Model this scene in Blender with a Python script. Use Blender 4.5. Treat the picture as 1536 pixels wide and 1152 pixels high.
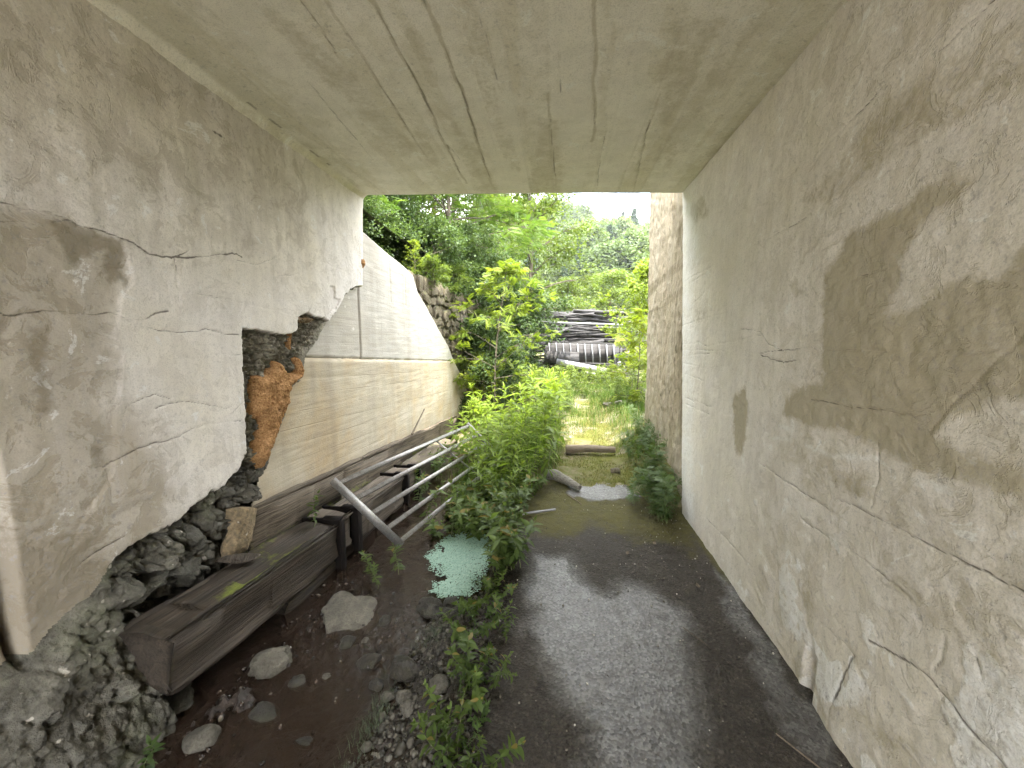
import bpy, math, random
import numpy as np
from mathutils import Matrix, Vector, Euler

for o in list(bpy.data.objects):
    bpy.data.objects.remove(o, do_unlink=True)
sc = bpy.context.scene
COL = sc.collection
rad = math.radians

# ------------------------------------------------------------------ camera
cam_d = bpy.data.cameras.new('camera')
cam = bpy.data.objects.new('camera', cam_d)
COL.objects.link(cam)
cam.location = (0, 0, 1.5)
cam.rotation_euler = (rad(90 - 6.58), 0, rad(6.86))
cam_d.sensor_width = 36.0
cam_d.lens = 577.0 / 1536.0 * 36.0
cam_d.clip_start = 0.02
cam_d.clip_end = 2000
sc.camera = cam

# ------------------------------------------------------------------ light
SUN_EL, SUN_AZ = rad(66), rad(179)      # azimuth clockwise from +Y: the sun stands high behind the camera
SUN_DIR = Vector((math.cos(SUN_EL) * math.sin(SUN_AZ), math.cos(SUN_EL) * math.cos(SUN_AZ), math.sin(SUN_EL)))
w = bpy.data.worlds.new('World')
sc.world = w
w.use_nodes = True
nt = w.node_tree
nt.nodes.clear()
sky = nt.nodes.new('ShaderNodeTexSky')
sky.sky_type = 'NISHITA'
sky.sun_disc = False
sky.sun_elevation = SUN_EL
sky.sun_rotation = SUN_AZ
sky.air_density = 1.0
sky.dust_density = 1.2
tc = nt.nodes.new('ShaderNodeTexCoord')
cn = nt.nodes.new('ShaderNodeTexNoise')
cn.inputs['Scale'].default_value = 2.6
cn.inputs['Detail'].default_value = 8
cn.inputs['Roughness'].default_value = .58
cn.inputs['Distortion'].default_value = .3
mp = nt.nodes.new('ShaderNodeMapping')
mp.inputs['Scale'].default_value = (1, 1, 1.9)
mp.inputs['Location'].default_value = (0.80, 0.1, 0.2)
nt.links.new(tc.outputs['Generated'], mp.inputs['Vector'])
nt.links.new(mp.outputs[0], cn.inputs['Vector'])
cr = nt.nodes.new('ShaderNodeValToRGB')
cr.color_ramp.elements[0].position = .40
cr.color_ramp.elements[1].position = .50
nt.links.new(cn.outputs['Fac'], cr.inputs[0])
cm = nt.nodes.new('ShaderNodeMix')
cm.data_type = 'RGBA'
cm.inputs['B'].default_value = (13.5, 13.6, 13.8, 1)      # sunlit white cumulus
nt.links.new(cr.outputs[0], cm.inputs['Factor'])
nt.links.new(sky.outputs[0], cm.inputs['A'])
bg = nt.nodes.new('ShaderNodeBackground')
bg.inputs['Strength'].default_value = 0.13
nt.links.new(cm.outputs['Result'], bg.inputs['Color'])
wo = nt.nodes.new('ShaderNodeOutputWorld')
nt.links.new(bg.outputs[0], wo.inputs['Surface'])

sun_d = bpy.data.lights.new('sun', 'SUN')
sun_d.energy = 2.9
sun_d.angle = rad(0.5)
sun_d.color = (1, .95, .86)
sun = bpy.data.objects.new('sun', sun_d)
COL.objects.link(sun)
sun.location = (0, 0, 30)
sun.rotation_euler = SUN_DIR.to_track_quat('Z', 'Y').to_euler()

sc.view_settings.view_transform = 'Standard'
sc.view_settings.look = 'None'
sc.view_settings.gamma = 1.0
sc.view_settings.use_curve_mapping = False
sc.view_settings.exposure = 2.95
sc.cycles.use_denoising = True
sc.cycles.max_bounces = 7
sc.cycles.volume_bounces = 0
sc.cycles.use_adaptive_sampling = True
sc.cycles.adaptive_threshold = .02
sc.cycles.diffuse_bounces = 5
sc.cycles.glossy_bounces = 3
sc.cycles.transparent_max_bounces = 8
sc.cycles.sample_clamp_indirect = 8
sc.cycles.caustics_reflective = False
sc.cycles.caustics_refractive = False

# ------------------------------------------------------------------ measured outlines (metres, on the wall, ceiling or ground they lie on)
L_BREAK = [(4.2, 2.02), (3.427, 1.977), (3.225, 1.934), (3.122, 1.866), (3.012, 1.768), (2.96, 1.727), (2.834, 1.651), (2.767, 1.673), (2.639, 1.675), (2.581, 1.7), (2.471, 1.66), (2.449, 1.574), (2.386, 1.537), (2.185, 1.555), (1.985, 1.569), (1.977, 1.386), (1.962, 1.098), (1.952, 0.855), (1.88, 0.781), (1.804, 0.725), (1.754, 0.715), (1.597, 0.68), (1.525, 0.657), (1.399, 0.659), (1.295, 0.641), (1.207, 0.578), (1.169, 0.526), (1.061, 0.497), (0.98, 0.442), (0.95, 0.44), (-3, 0.44), (-3, -1), (4.2, -1)]
L_OPEN = [(4.2, 2.02), (3.427, 1.977), (3.223, 1.917), (3.12, 1.849), (3.01, 1.752), (2.958, 1.711), (2.831, 1.615), (2.735, 1.507), (2.581, 1.388), (2.523, 1.244), (2.363, 1.164), (2.335, 1.006), (2.208, 0.849), (2.121, 0.672), (2.053, 0.533), (1.953, 0.366), (1.93, -1), (4.2, -1)]
L_CHIP = [(2.879, 1.919), (2.95, 1.921), (2.954, 1.833), (3.029, 1.827), (2.958, 1.738), (2.859, 1.704), (2.892, 1.814)]
L_DIRT = [(0.977, 1.916), (1.095, 1.943), (1.129, 1.935), (1.197, 1.941), (1.285, 1.925), (1.362, 1.915), (1.438, 1.911), (1.429, 1.729), (1.363, 1.529), (1.388, 1.43), (1.333, 1.236), (1.286, 0.948), (1.137, 0.724), (0.866, 0.88)]
L_DAMP = [[(1.213, 1.909), (1.257, 1.93), (1.337, 1.913), (1.42, 1.902), (1.432, 1.847), (1.408, 1.794), (1.426, 1.749), (1.413, 1.668), (1.402, 1.735), (1.375, 1.722), (1.351, 1.737), (1.349, 1.793), (1.363, 1.851), (1.312, 1.822), (1.261, 1.767), (1.235, 1.788), (1.215, 1.86)], [(1.1, 1.556), (1.17, 1.559), (1.151, 1.44), (1.152, 1.267), (1.121, 1.22), (1.091, 1.235), (1.086, 1.361)], [(0.989, 1.581), (1.062, 1.578), (1.056, 1.523), (1.035, 1.43), (0.973, 1.433)], [(1.22, 1.087), (1.284, 1.088), (1.285, 1.018), (1.264, 0.976), (1.226, 0.999)]]
L_CRACK = [(1.3, [(1.046, 1.934), (1.095, 1.943), (1.129, 1.935), (1.197, 1.941), (1.285, 1.925), (1.362, 1.915), (1.438, 1.911), (1.53, 1.873), (1.626, 1.872), (1.724, 1.897), (1.907, 1.947), (1.996, 1.973), (2.036, 1.961)]), (1.0, [(1.039, 1.868), (1.072, 1.876), (1.148, 1.892), (1.207, 1.907), (1.257, 1.934), (1.285, 1.925)]), (0.8, [(1.626, 1.868), (1.663, 1.896), (1.714, 1.924)]), (0.5, [(1.992, 1.933), (2.122, 1.937), (2.307, 2.017)]), (1.3, [(1.01, 1.597), (1.041, 1.588), (1.062, 1.578), (1.129, 1.594), (1.208, 1.604), (1.288, 1.592), (1.354, 1.605), (1.413, 1.579), (1.48, 1.585), (1.524, 1.611), (1.578, 1.623)]), (1.0, [(1.439, 1.555), (1.527, 1.54), (1.603, 1.53), (1.701, 1.541), (1.768, 1.554), (1.88, 1.525), (1.968, 1.523)]), (0.6, [(1.481, 1.2), (1.547, 1.211), (1.642, 1.207), (1.73, 1.174), (1.841, 1.129)]), (1.0, [(1.267, 1.005), (1.385, 1.039), (1.466, 1.049), (1.576, 1.043), (1.64, 1.069), (1.761, 1.067), (1.921, 1.053)]), (0.6, [(1.712, 1.397), (1.782, 1.425), (1.966, 1.418)]), (0.6, [(1.851, 1.081), (1.957, 1.157)]), (0.6, [(2.573, 1.687), (2.651, 1.779), (2.808, 1.886), (2.987, 2.052), (3.228, 2.267)]), (0.5, [(2.317, 1.899), (2.508, 1.953), (2.825, 2.069)]), (0.5, [(2.652, 2.088), (3.171, 2.064)]), (0.4, [(1.682, 1.725), (2.011, 1.71), (2.468, 1.664)]), (0.5, [(1.342, 1.154), (1.368, 1.23), (1.488, 1.264), (1.55, 1.233)]), (0.5, [(1.637, 1.869), (1.634, 1.78), (1.635, 1.68)]), (1.0, [(1.153, 0.668), (1.207, 0.686), (1.305, 0.691)]), (0.8, [(1.277, 0.997), (1.275, 0.912), (1.281, 0.851)]), (0.6, [(1.191, 1.036), (1.236, 1.005), (1.345, 1.027)]), (1.2, [(1.141, 2.526), (1.239, 2.549), (1.35, 2.551), (1.437, 2.574)]), (0.9, [(1.798, 2.563), (1.869, 2.553), (1.979, 2.559)]), (0.9, [(2.969, 2.725), (3.026, 2.657), (3.07, 2.621)])]
FOAM = [(2.274, 1.361), (2.329, 1.353), (2.366, 1.304), (2.376, 1.271), (2.46, 1.279), (2.463, 1.369), (2.497, 1.385), (2.532, 1.353), (2.531, 1.242), (2.462, 1.212), (2.373, 1.163), (2.35, 1.049), (2.272, 0.936), (2.209, 0.848), (2.146, 0.754), (2.112, 0.698), (2.07, 0.712), (2.029, 0.78), (2.021, 0.836), (2.052, 0.88), (2.089, 0.907), (2.091, 0.998), (2.06, 1.026), (2.038, 1.073), (2.043, 1.124), (2.077, 1.202), (2.098, 1.283), (2.161, 1.277), (2.254, 1.318)]
FOAM_STRIP = [(2.449, 1.64), (2.47, 1.63), (2.467, 1.547), (2.443, 1.429), (2.419, 1.416), (2.437, 1.547)]
FOAM_NOTCH = [(2.472, 1.653), (2.542, 1.66), (2.601, 1.679), (2.7, 1.66), (2.785, 1.638), (2.72, 1.642), (2.634, 1.613), (2.538, 1.621), (2.481, 1.601)]
FOAM_DROP = [(3.36, 2.242), (3.423, 2.247), (3.457, 2.2), (3.429, 2.133), (3.381, 2.132), (3.355, 2.18)]
WEDGE = [(1.816, 0.579), (1.884, 0.561), (1.97, 0.514), (1.949, 0.459), (1.913, 0.35), (1.879, 0.31), (1.803, 0.312), (1.754, 0.321), (1.764, 0.375), (1.812, 0.453)]
WING_TOP = [(3.511, 2.507), (4.071, 2.411), (4.493, 2.356), (4.772, 2.301), (4.948, 2.092), (5.283, 1.939), (5.763, 1.666), (6.303, 1.383), (6.629, 1.107), (7.252, 0.723), (7.997, 0.041)]
STONE_TOP = [(4.493, 2.356), (5.399, 2.338), (6.093, 2.327), (7.68, 2.301), (10.471, 2.353)]
R_DAMP = [(1.0, [(1.772, 1.778), (1.691, 1.853), (1.653, 1.907), (1.507, 1.901), (1.41, 1.921), (1.355, 1.945), (1.287, 1.959), (1.227, 1.921), (1.253, 1.885), (1.3, 1.869), (1.352, 1.852), (1.355, 1.802), (1.387, 1.749), (1.396, 1.661), (1.424, 1.58), (1.326, 1.583), (1.284, 1.613), (1.247, 1.658), (1.188, 1.676), (1.155, 1.637), (1.111, 1.652), (1.099, 1.705), (1.043, 1.757), (0.962, 1.509), (0.944, 1.362), (1.079, 1.354), (1.12, 1.317), (1.177, 1.299), (1.206, 1.277), (1.225, 1.23), (1.164, 1.197), (0.925, 1.216), (0.917, 1.149), (1.0, 1.14), (1.153, 1.118), (1.426, 1.114), (1.537, 1.153), (1.659, 1.135), (1.765, 1.122), (1.912, 1.13), (1.985, 1.143), (1.95, 1.234), (1.849, 1.301), (1.721, 1.34), (1.748, 1.47), (1.758, 1.613), (1.798, 1.64), (1.771, 1.708)]), (0.9, [(2.54, 1.147), (2.379, 1.222), (2.29, 1.085), (2.323, 0.839), (2.427, 0.789), (2.491, 0.955)]), (0.6, [(3.568, 2.702), (3.112, 2.603), (3.024, 2.374), (3.319, 2.419), (3.548, 2.579)]), (0.5, [(3.35, 1.77), (2.987, 1.78), (3.02, 1.637), (3.254, 1.58)]), (0.55, [(2.021, 2.146), (1.787, 2.22), (1.587, 2.33), (1.34, 2.321), (1.148, 2.292), (1.046, 2.258), (1.026, 2.102), (1.121, 2.087), (1.305, 2.055), (1.495, 2.051), (1.687, 2.019), (1.887, 2.045)]), (0.7, [(1.726, 0.651), (1.69, 0.671), (1.638, 0.634), (1.659, 0.589), (1.708, 0.593)]), (0.7, [(1.753, 0.391), (1.662, 0.467), (1.618, 0.424), (1.586, 0.383), (1.644, 0.338), (1.705, 0.348)]), (0.5, [(1.421, 0.601), (1.393, 0.643), (1.392, 0.588)]), (0.6, [(2.49, 0.963), (2.337, 0.963), (2.319, 0.844), (2.406, 0.799)]), (0.75, [(1.653, 0.944), (1.455, 1.06), (1.397, 1.007), (1.399, 0.932), (1.518, 0.902)]), (0.6, [(1.302, 0.199), (1.232, 0.287), (1.138, 0.332), (1.022, 0.387), (1.252, 0.098), (1.303, 0.117)]), (0.55, [(1.294, 0.999), (1.188, 1.053), (1.069, 1.032), (0.982, 0.996), (0.971, 0.914), (1.13, 0.926)])]
R_PALE = [[(2.068, 1.0), (1.876, 1.029), (1.583, 1.051), (1.422, 1.08), (1.27, 1.084), (1.19, 1.088), (0.998, 1.12)], [(1.908, 1.103), (1.876, 1.029)], [(1.99, 1.077), (1.892, 1.071), (1.896, 1.014)], [(1.34, 0.979), (1.271, 1.056), (1.15, 1.086), (0.994, 1.092)], [(1.184, 0.39), (1.235, 0.389), (1.267, 0.378)]]
R_CRACK = [(0.8, [(2.229, 1.43), (2.027, 1.448), (1.871, 1.461), (1.772, 1.447), (1.702, 1.456), (1.473, 1.465), (1.198, 1.466), (1.081, 1.472), (1.009, 1.484)]), (0.7, [(2.465, 1.568), (2.261, 1.547), (2.163, 1.477), (2.027, 1.444)]), (1.0, [(2.228, 1.422), (2.168, 1.409), (2.019, 1.387), (1.907, 1.414)]), (1.3, [(1.247, 1.229), (1.219, 1.278), (1.155, 1.366), (1.102, 1.435), (1.055, 1.5), (1.017, 1.548)]), (0.5, [(2.393, 2.027), (1.994, 2.037), (1.783, 2.044)]), (0.5, [(1.6, 1.728), (1.396, 1.737), (1.235, 1.75)]), (0.5, [(1.782, 1.246), (1.222, 1.273)]), (0.6, [(3.689, 2.002), (2.97, 2.022)]), (0.6, [(3.6, 1.953), (3.073, 1.989)]), (0.5, [(3.35, 1.77), (2.952, 1.898)]), (0.5, [(3.629, 1.628), (2.52, 1.683)]), (0.6, [(3.594, 1.41), (2.688, 1.429)]), (0.6, [(3.586, 1.359), (2.929, 1.402)]), (0.5, [(3.602, 1.461), (3.173, 1.477), (2.991, 1.451), (2.227, 1.523)]), (0.6, [(3.575, 1.295), (3.209, 1.294)]), (0.6, [(3.521, 1.209), (3.068, 1.193)]), (0.8, [(3.529, 1.003), (2.872, 1.025)]), (0.8, [(3.521, 0.952), (2.917, 0.964)]), (0.6, [(1.419, 1.152), (1.398, 1.037), (1.415, 0.938)]), (0.9, [(1.123, 1.728), (1.109, 1.714), (1.036, 1.697)]), (0.5, [(1.345, 1.35), (1.296, 1.352), (1.227, 1.373)]), (0.9, [(2.152, 0.837), (1.792, 0.825), (1.637, 0.826), (1.506, 0.815)]), (1.2, [(1.577, 0.883), (1.407, 0.896), (1.213, 0.906), (1.082, 0.912), (0.934, 0.919)]), (0.9, [(1.776, 0.708), (1.465, 0.722), (1.236, 0.711)]), (1.5, [(1.363, 0.47), (1.26, 0.5), (1.162, 0.52), (1.083, 0.505), (1.027, 0.487), (0.933, 0.474)]), (1.8, [(1.402, 0.362), (1.433, 0.274), (1.443, 0.179), (1.461, 0.085), (1.458, -0.0), (1.407, -0.03)]), (0.9, [(1.122, 0.677), (1.129, 0.606), (1.141, 0.559)]), (0.7, [(1.59, 0.353), (1.476, 0.37), (1.402, 0.362)]), (0.6, [(3.123, 0.186), (2.512, 0.233), (2.131, 0.247)]), (0.9, [(1.046, 0.689), (1.026, 0.641)]), (0.6, [(2.504, 0.477), (2.464, 0.358)]), (0.8, [(1.915, 2.248), (1.798, 2.301), (1.662, 2.327), (1.561, 2.347)]), (0.7, [(1.369, 2.319), (1.288, 2.344), (1.223, 2.351)]), (0.5, [(2.374, 2.035), (2.144, 2.045)])]
C_LINE = [(0.9, [(-0.912, 1.672), (-0.922, 1.957), (-0.957, 2.636)]), (1.0, [(-0.728, 1.596), (-0.737, 2.054), (-0.788, 3.125)]), (1.1, [(-0.535, 1.589), (-0.524, 2.106), (-0.576, 3.279)]), (0.6, [(-0.334, 1.691), (-0.328, 2.077)]), (1.0, [(0.125, 1.699), (0.196, 2.549)]), (0.9, [(-0.069, 2.467), (-0.044, 3.278)]), (0.8, [(0.523, 2.538), (0.628, 3.563)]), (0.6, [(0.269, 2.698), (0.306, 3.524)]), (0.7, [(-1.007, 1.533), (-1.025, 1.81)]), (0.5, [(-0.774, 2.493), (-0.731, 2.904)]), (0.5, [(-0.012, 1.853), (-0.003, 2.223)]), (0.5, [(-1.279, 1.963), (-1.358, 2.829)])]
C_STAIN = [[(-1.186, 1.511), (-1.084, 1.523), (-1.003, 1.856), (-0.938, 2.778), (-1.165, 2.852), (-1.217, 1.874)], [(-0.163, 2.387), (0.03, 2.478), (0.024, 3.643), (-0.301, 3.603)], [(0.421, 1.799), (0.678, 1.797), (0.682, 2.63), (0.56, 2.615)], [(-0.714, 2.137), (-0.601, 2.403), (-0.479, 3.582), (-0.716, 3.554)]]
P_WET = [(-0.156, 2.563), (0.076, 2.548), (0.196, 2.299), (0.285, 2.181), (0.404, 2.324), (0.608, 2.251), (0.741, 2.015), (0.608, 1.7), (0.575, 1.471), (0.311, 0.755), (0.115, 0.731), (0.128, 1.337), (-0.002, 1.556), (-0.111, 1.864), (-0.184, 2.323)]
P_EDGEWET = [(1.064, 2.548), (1.065, 2.216), (1.075, 1.72), (1.053, 1.376), (0.976, 1.26), (0.895, 1.357), (0.926, 1.702), (0.95, 2.202)]
P_BLUE = [(0.103, 3.843), (0.459, 4.037), (0.858, 3.971), (0.83, 3.676), (0.408, 3.547), (0.161, 3.595)]
DUCK = [(-0.938, 2.563), (-0.878, 2.781), (-0.716, 2.885), (-0.529, 2.907), (-0.429, 2.624), (-0.452, 2.305), (-0.479, 2.106), (-0.56, 2.067), (-0.677, 2.053), (-0.78, 2.113), (-0.775, 2.197), (-0.778, 2.301), (-0.91, 2.415)]
RW_BANDS = [[(5.849, 1.927), (5.656, 2.142), (4.326, 2.228), (3.806, 2.287), (3.787, 2.164), (4.579, 2.127)], [(5.189, 1.836), (3.762, 2.012), (3.748, 1.92), (4.679, 1.84)], [(4.319, 2.929), (3.875, 2.719), (3.806, 2.287), (4.13, 2.485)], [(3.935, 1.561), (3.728, 1.799), (3.5, 0.369), (3.708, 0.687)]]

LX, RX, CZ = -1.77, 1.085, 2.80          # faces of left wall, right wall, ceiling

# ------------------------------------------------------------------ noise and geometry helpers
_T2 = np.random.RandomState(7).rand(64, 256, 256).astype(np.float32)
_T3 = np.random.RandomState(9).rand(48, 48, 48).astype(np.float32)

def vn2(u, v, seed=0):
    t = _T2[seed % 64]
    iu, iv = np.floor(u).astype(int), np.floor(v).astype(int)
    fu, fv = u - iu, v - iv
    fu = fu * fu * (3 - 2 * fu); fv = fv * fv * (3 - 2 * fv)
    a = t[iu & 255, iv & 255]; b = t[(iu + 1) & 255, iv & 255]
    c = t[iu & 255, (iv + 1) & 255]; d = t[(iu + 1) & 255, (iv + 1) & 255]
    return (a * (1 - fu) + b * fu) * (1 - fv) + (c * (1 - fu) + d * fu) * fv

def fbm(u, v, freq=1., octv=4, seed=0, gain=.5):
    """about -1..1"""
    r = np.zeros(np.broadcast(u, v).shape); a = 1.; tot = 0
    for i in range(octv):
        r += a * (vn2(u * freq + 17.3 * i + 40, v * freq + 9.1 * i + 40, seed + i) * 2 - 1)
        tot += a; a *= gain; freq *= 2.03
    return r / tot * 1.6

def vn3(p, seed=0):
    p = p + seed * 7.77 + 50
    i = np.floor(p).astype(int); f = p - i; f = f * f * (3 - 2 * f)
    r = 0
    for dx in (0, 1):
        for dy in (0, 1):
            for dz in (0, 1):
                wgt = (f[:, 0] if dx else 1 - f[:, 0]) * (f[:, 1] if dy else 1 - f[:, 1]) * (f[:, 2] if dz else 1 - f[:, 2])
                r = r + wgt * _T3[(i[:, 0] + dx) % 48, (i[:, 1] + dy) % 48, (i[:, 2] + dz) % 48]
    return r * 2 - 1

def cells(u, v, size, seed=0):
    """angular broken-rock relief: every cell a tilted facet, grooves between; about 0..1"""
    u = u / size + 31.7; v = v / size + 57.3
    iu, iv = np.floor(u).astype(int), np.floor(v).astype(int)
    R = np.random.RandomState(seed + 99).rand(5, 128, 128)
    f1 = np.full(u.shape, 9.); f2 = f1.copy(); h = np.zeros(u.shape)
    for dx in (-1, 0, 1):
        for dy in (-1, 0, 1):
            a, b = (iu + dx) & 127, (iv + dy) & 127
            px, py = iu + dx + R[0][a, b] - u, iv + dy + R[1][a, b] - v
            d = np.hypot(px, py)
            hh = R[2][a, b] + (R[3][a, b] - .5) * 1.3 * px + (R[4][a, b] - .5) * 1.3 * py
            near = d < f1
            f2 = np.where(near, f1, np.minimum(f2, d)); h = np.where(near, hh, h); f1 = np.where(near, d, f1)
    edge = np.clip((f2 - f1) / .16, 0, 1)
    return h * (.35 + .65 * edge) - .45 * (1 - edge)

def sstep(a, b, x):
    t = np.clip((x - a) / (b - a), 0, 1)
    return t * t * (3 - 2 * t)

def seg_d2(U, V, a, b):
    ax, ay = a; bx, by = b
    dx, dy = bx - ax, by - ay
    t = np.clip(((U - ax) * dx + (V - ay) * dy) / max(dx * dx + dy * dy, 1e-12), 0, 1)
    return (U - ax - t * dx) ** 2 + (V - ay - t * dy) ** 2

def sdf(U, V, poly):
    """signed distance, negative inside"""
    d2 = np.full(U.shape, 1e9); ins = np.zeros(U.shape, bool)
    n = len(poly)
    for k in range(n):
        a, b = poly[k], poly[(k + 1) % n]
        d2 = np.minimum(d2, seg_d2(U, V, a, b))
        if a[1] != b[1]:
            c = ((a[1] > V) != (b[1] > V)) & (U < (b[0] - a[0]) * (V - a[1]) / (b[1] - a[1]) + a[0])
            ins ^= c
    d = np.sqrt(d2)
    return np.where(ins, -d, d)

def dline(U, V, line):
    d2 = np.full(U.shape, 1e9)
    for a, b in zip(line[:-1], line[1:]):
        d2 = np.minimum(d2, seg_d2(U, V, a, b))
    return np.sqrt(d2)

def new_mesh(name, verts, faces, attrs=None, smooth=True, uv=None):
    """verts (n,3); faces: list of int arrays (m,k), k may differ between arrays"""
    verts = np.asarray(verts, np.float32)
    if not isinstance(faces, (list, tuple)):
        faces = [faces]
    faces = [np.asarray(f, np.int32) for f in faces if len(f)]
    me = bpy.data.meshes.new(name)
    me.vertices.add(len(verts))
    me.vertices.foreach_set('co', verts.ravel())
    nl = sum(f.size for f in faces); nf = sum(len(f) for f in faces)
    me.loops.add(nl); me.polygons.add(nf)
    me.loops.foreach_set('vertex_index', np.concatenate([f.ravel() for f in faces]))
    tot = np.concatenate([np.full(len(f), f.shape[1], np.int32) for f in faces])
    st = np.concatenate([[0], np.cumsum(tot)[:-1]]).astype(np.int32)
    me.polygons.foreach_set('loop_start', st)
    try:
        me.polygons.foreach_set('loop_total', tot)
    except Exception:
        pass
    if smooth:
        me.polygons.foreach_set('use_smooth', np.ones(nf, bool))
    if attrs:
        for k, v in attrs.items():
            v = np.asarray(v, np.float32)
            if v.ndim == 1:
                a = me.attributes.new(k, 'FLOAT', 'POINT'); a.data.foreach_set('value', v)
            else:
                a = me.attributes.new(k, 'FLOAT_COLOR', 'POINT'); a.data.foreach_set('color', v.ravel())
    me.update(calc_edges=True)
    me.validate()
    return me

def compact(verts, faces, attrs=None):
    used = np.unique(np.concatenate([f.ravel() for f in faces]))
    mp_ = np.full(len(verts), -1, np.int64); mp_[used] = np.arange(len(used))
    return verts[used], [mp_[f] for f in faces], ({k: v[used] for k, v in attrs.items()} if attrs else None)

def grid_faces(n, m, flip=False):
    """n rows (axis 0) by m columns"""
    i = np.arange(n * m).reshape(n, m)
    a, b, c, d = i[:-1, :-1].ravel(), i[:-1, 1:].ravel(), i[1:, 1:].ravel(), i[1:, :-1].ravel()
    return np.stack([a, d, c, b] if flip else [a, b, c, d], 1)

def link(name, me, mat=None, parent=None, loc=None, rot=None, scale=None, local=False):
    o = bpy.data.objects.new(name, me)
    COL.objects.link(o)
    if mat is not None and me is not None and not me.materials:
        me.materials.append(mat)
    if parent is not None:
        o.parent = parent
        if not local:
            p, q = parent.location, parent
            M = Matrix.Translation(p) @ Euler(parent.rotation_euler).to_matrix().to_4x4()
            if parent.parent is not None and parent.type == 'MESH':
                M = Matrix.Identity(4)
                g = parent.parent
                M = Matrix.Translation(g.location) @ Euler(g.rotation_euler).to_matrix().to_4x4() @ parent.matrix_parent_inverse
            o.matrix_parent_inverse = M.inverted()
    if loc is not None: o.location = loc
    if rot is not None: o.rotation_euler = rot
    if scale is not None: o.scale = scale if hasattr(scale, '__len__') else (scale,) * 3
    return o

def tag(o, label, cat, group=None):
    o['label'] = label
    o['category'] = cat
    if group: o['group'] = group
    return o

def struct(o, label=None):
    o['kind'] = 'structure'
    if label: o['label'] = label
    return o

def stuff(o, label=None, cat=None):
    o['kind'] = 'stuff'
    if label: o['label'] = label
    if cat: o['category'] = cat
    return o

def thing(name, label, cat, loc=(0, 0, 0), rot=(0, 0, 0), group=None):
    o = bpy.data.objects.new(name, None)
    COL.objects.link(o)
    o.empty_display_size = .1
    o.location = loc; o.rotation_euler = rot
    return tag(o, label, cat, group)

def copy_tree(root, loc=None, rot=None, scale=None, parent=None):
    c = root.copy(); COL.objects.link(c)
    if parent is not None: c.parent = parent
    if loc is not None: c.location = loc
    if rot is not None: c.rotation_euler = rot
    if scale is not None: c.scale = scale if hasattr(scale, '__len__') else (scale,) * 3
    for ch in list(root.children):
        copy_tree(ch, parent=c)
    return c

def box_mesh(name, x0, x1, y0, y1, z0, z1, bevel=0.):
    v = np.array([[x, y, z] for x in (x0, x1) for y in (y0, y1) for z in (z0, z1)], float)
    f = np.array([[0, 1, 3, 2], [4, 6, 7, 5], [0, 4, 5, 1], [2, 3, 7, 6], [0, 2, 6, 4], [1, 5, 7, 3]])
    return new_mesh(name, v, f, smooth=False)

def tube_arrays(pts, radii, sides=6, cap=True):
    pts = np.asarray(pts, float); n = len(pts)
    radii = np.broadcast_to(np.asarray(radii, float), (n,))
    t = np.gradient(pts, axis=0); t /= np.linalg.norm(t, axis=1)[:, None] + 1e-9
    ref = np.tile([0.31, 0.12, .94], (n, 1))
    par = np.abs((t * ref).sum(1)) > .93
    ref[par] = [1, 0.05, 0]
    if par.any() and not par.all():
        ref[:] = [.77, -.64, .02]
    u = np.cross(t, ref); u /= np.linalg.norm(u, axis=1)[:, None] + 1e-9
    v_ = np.cross(t, u)
    a = np.linspace(0, 2 * np.pi, sides, endpoint=False)
    V = pts[:, None] + radii[:, None, None] * (np.cos(a)[None, :, None] * u[:, None] + np.sin(a)[None, :, None] * v_[:, None])
    V = V.reshape(-1, 3)
    i = np.arange(n * sides).reshape(n, sides)
    j = np.roll(i, -1, 1)
    F = np.stack([i[:-1].ravel(), j[:-1].ravel(), j[1:].ravel(), i[1:].ravel()], 1)
    return V, F

class Acc:
    """collects arrays for one mesh"""
    def __init__(s): s.v = []; s.f = {}; s.n = 0; s.a = []
    def add(s, V, F, a=None):
        F = F if isinstance(F, list) else [F]
        for f in F:
            f = np.asarray(f)
            s.f.setdefault(f.shape[1], []).append(f + s.n)
        s.v.append(np.asarray(V, float)); s.n += len(V)
        s.a.append(np.full(len(V), .5) if a is None else np.broadcast_to(np.asarray(a, float), (len(V),)))
    def mesh(s, name, smooth=True):
        return new_mesh(name, np.concatenate(s.v), [np.concatenate(f) for f in s.f.values()], {'rnd': np.concatenate(s.a)}, smooth)

def ico(sub):
    import bmesh
    bm = bmesh.new(); bmesh.ops.create_icosphere(bm, subdivisions=sub, radius=1)
    V = np.array([v.co[:] for v in bm.verts]); F = np.array([[v.index for v in f.verts] for f in bm.faces]); bm.free()
    return V, F
ICO1, ICO2, ICO3 = ico(1), ico(2), ico(3)
try:
    ICO4 = ico(5)
except Exception:
    ICO4 = ICO3

def stone_arrays(seed, size, icov=None, angular=.5, rough=.12):
    V, F = icov or ICO3
    r = np.random.RandomState(seed)
    P = V.copy()
    for k in range(int(9 * angular) + 1):                   # cleave with random planes
        n = r.randn(3); n /= np.linalg.norm(n); d = r.uniform(.55, .85)
        h = P @ n - d
        P -= np.where(h > 0, h, 0)[:, None] * n * .92
    nn = vn3(V * 1.6, seed) * rough * 1.2 + vn3(V * 4, seed + 3) * rough * .5 + vn3(V * 11, seed + 5) * rough * .22
    P *= (1 + nn)[:, None]
    return P * np.asarray(size), F

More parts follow.
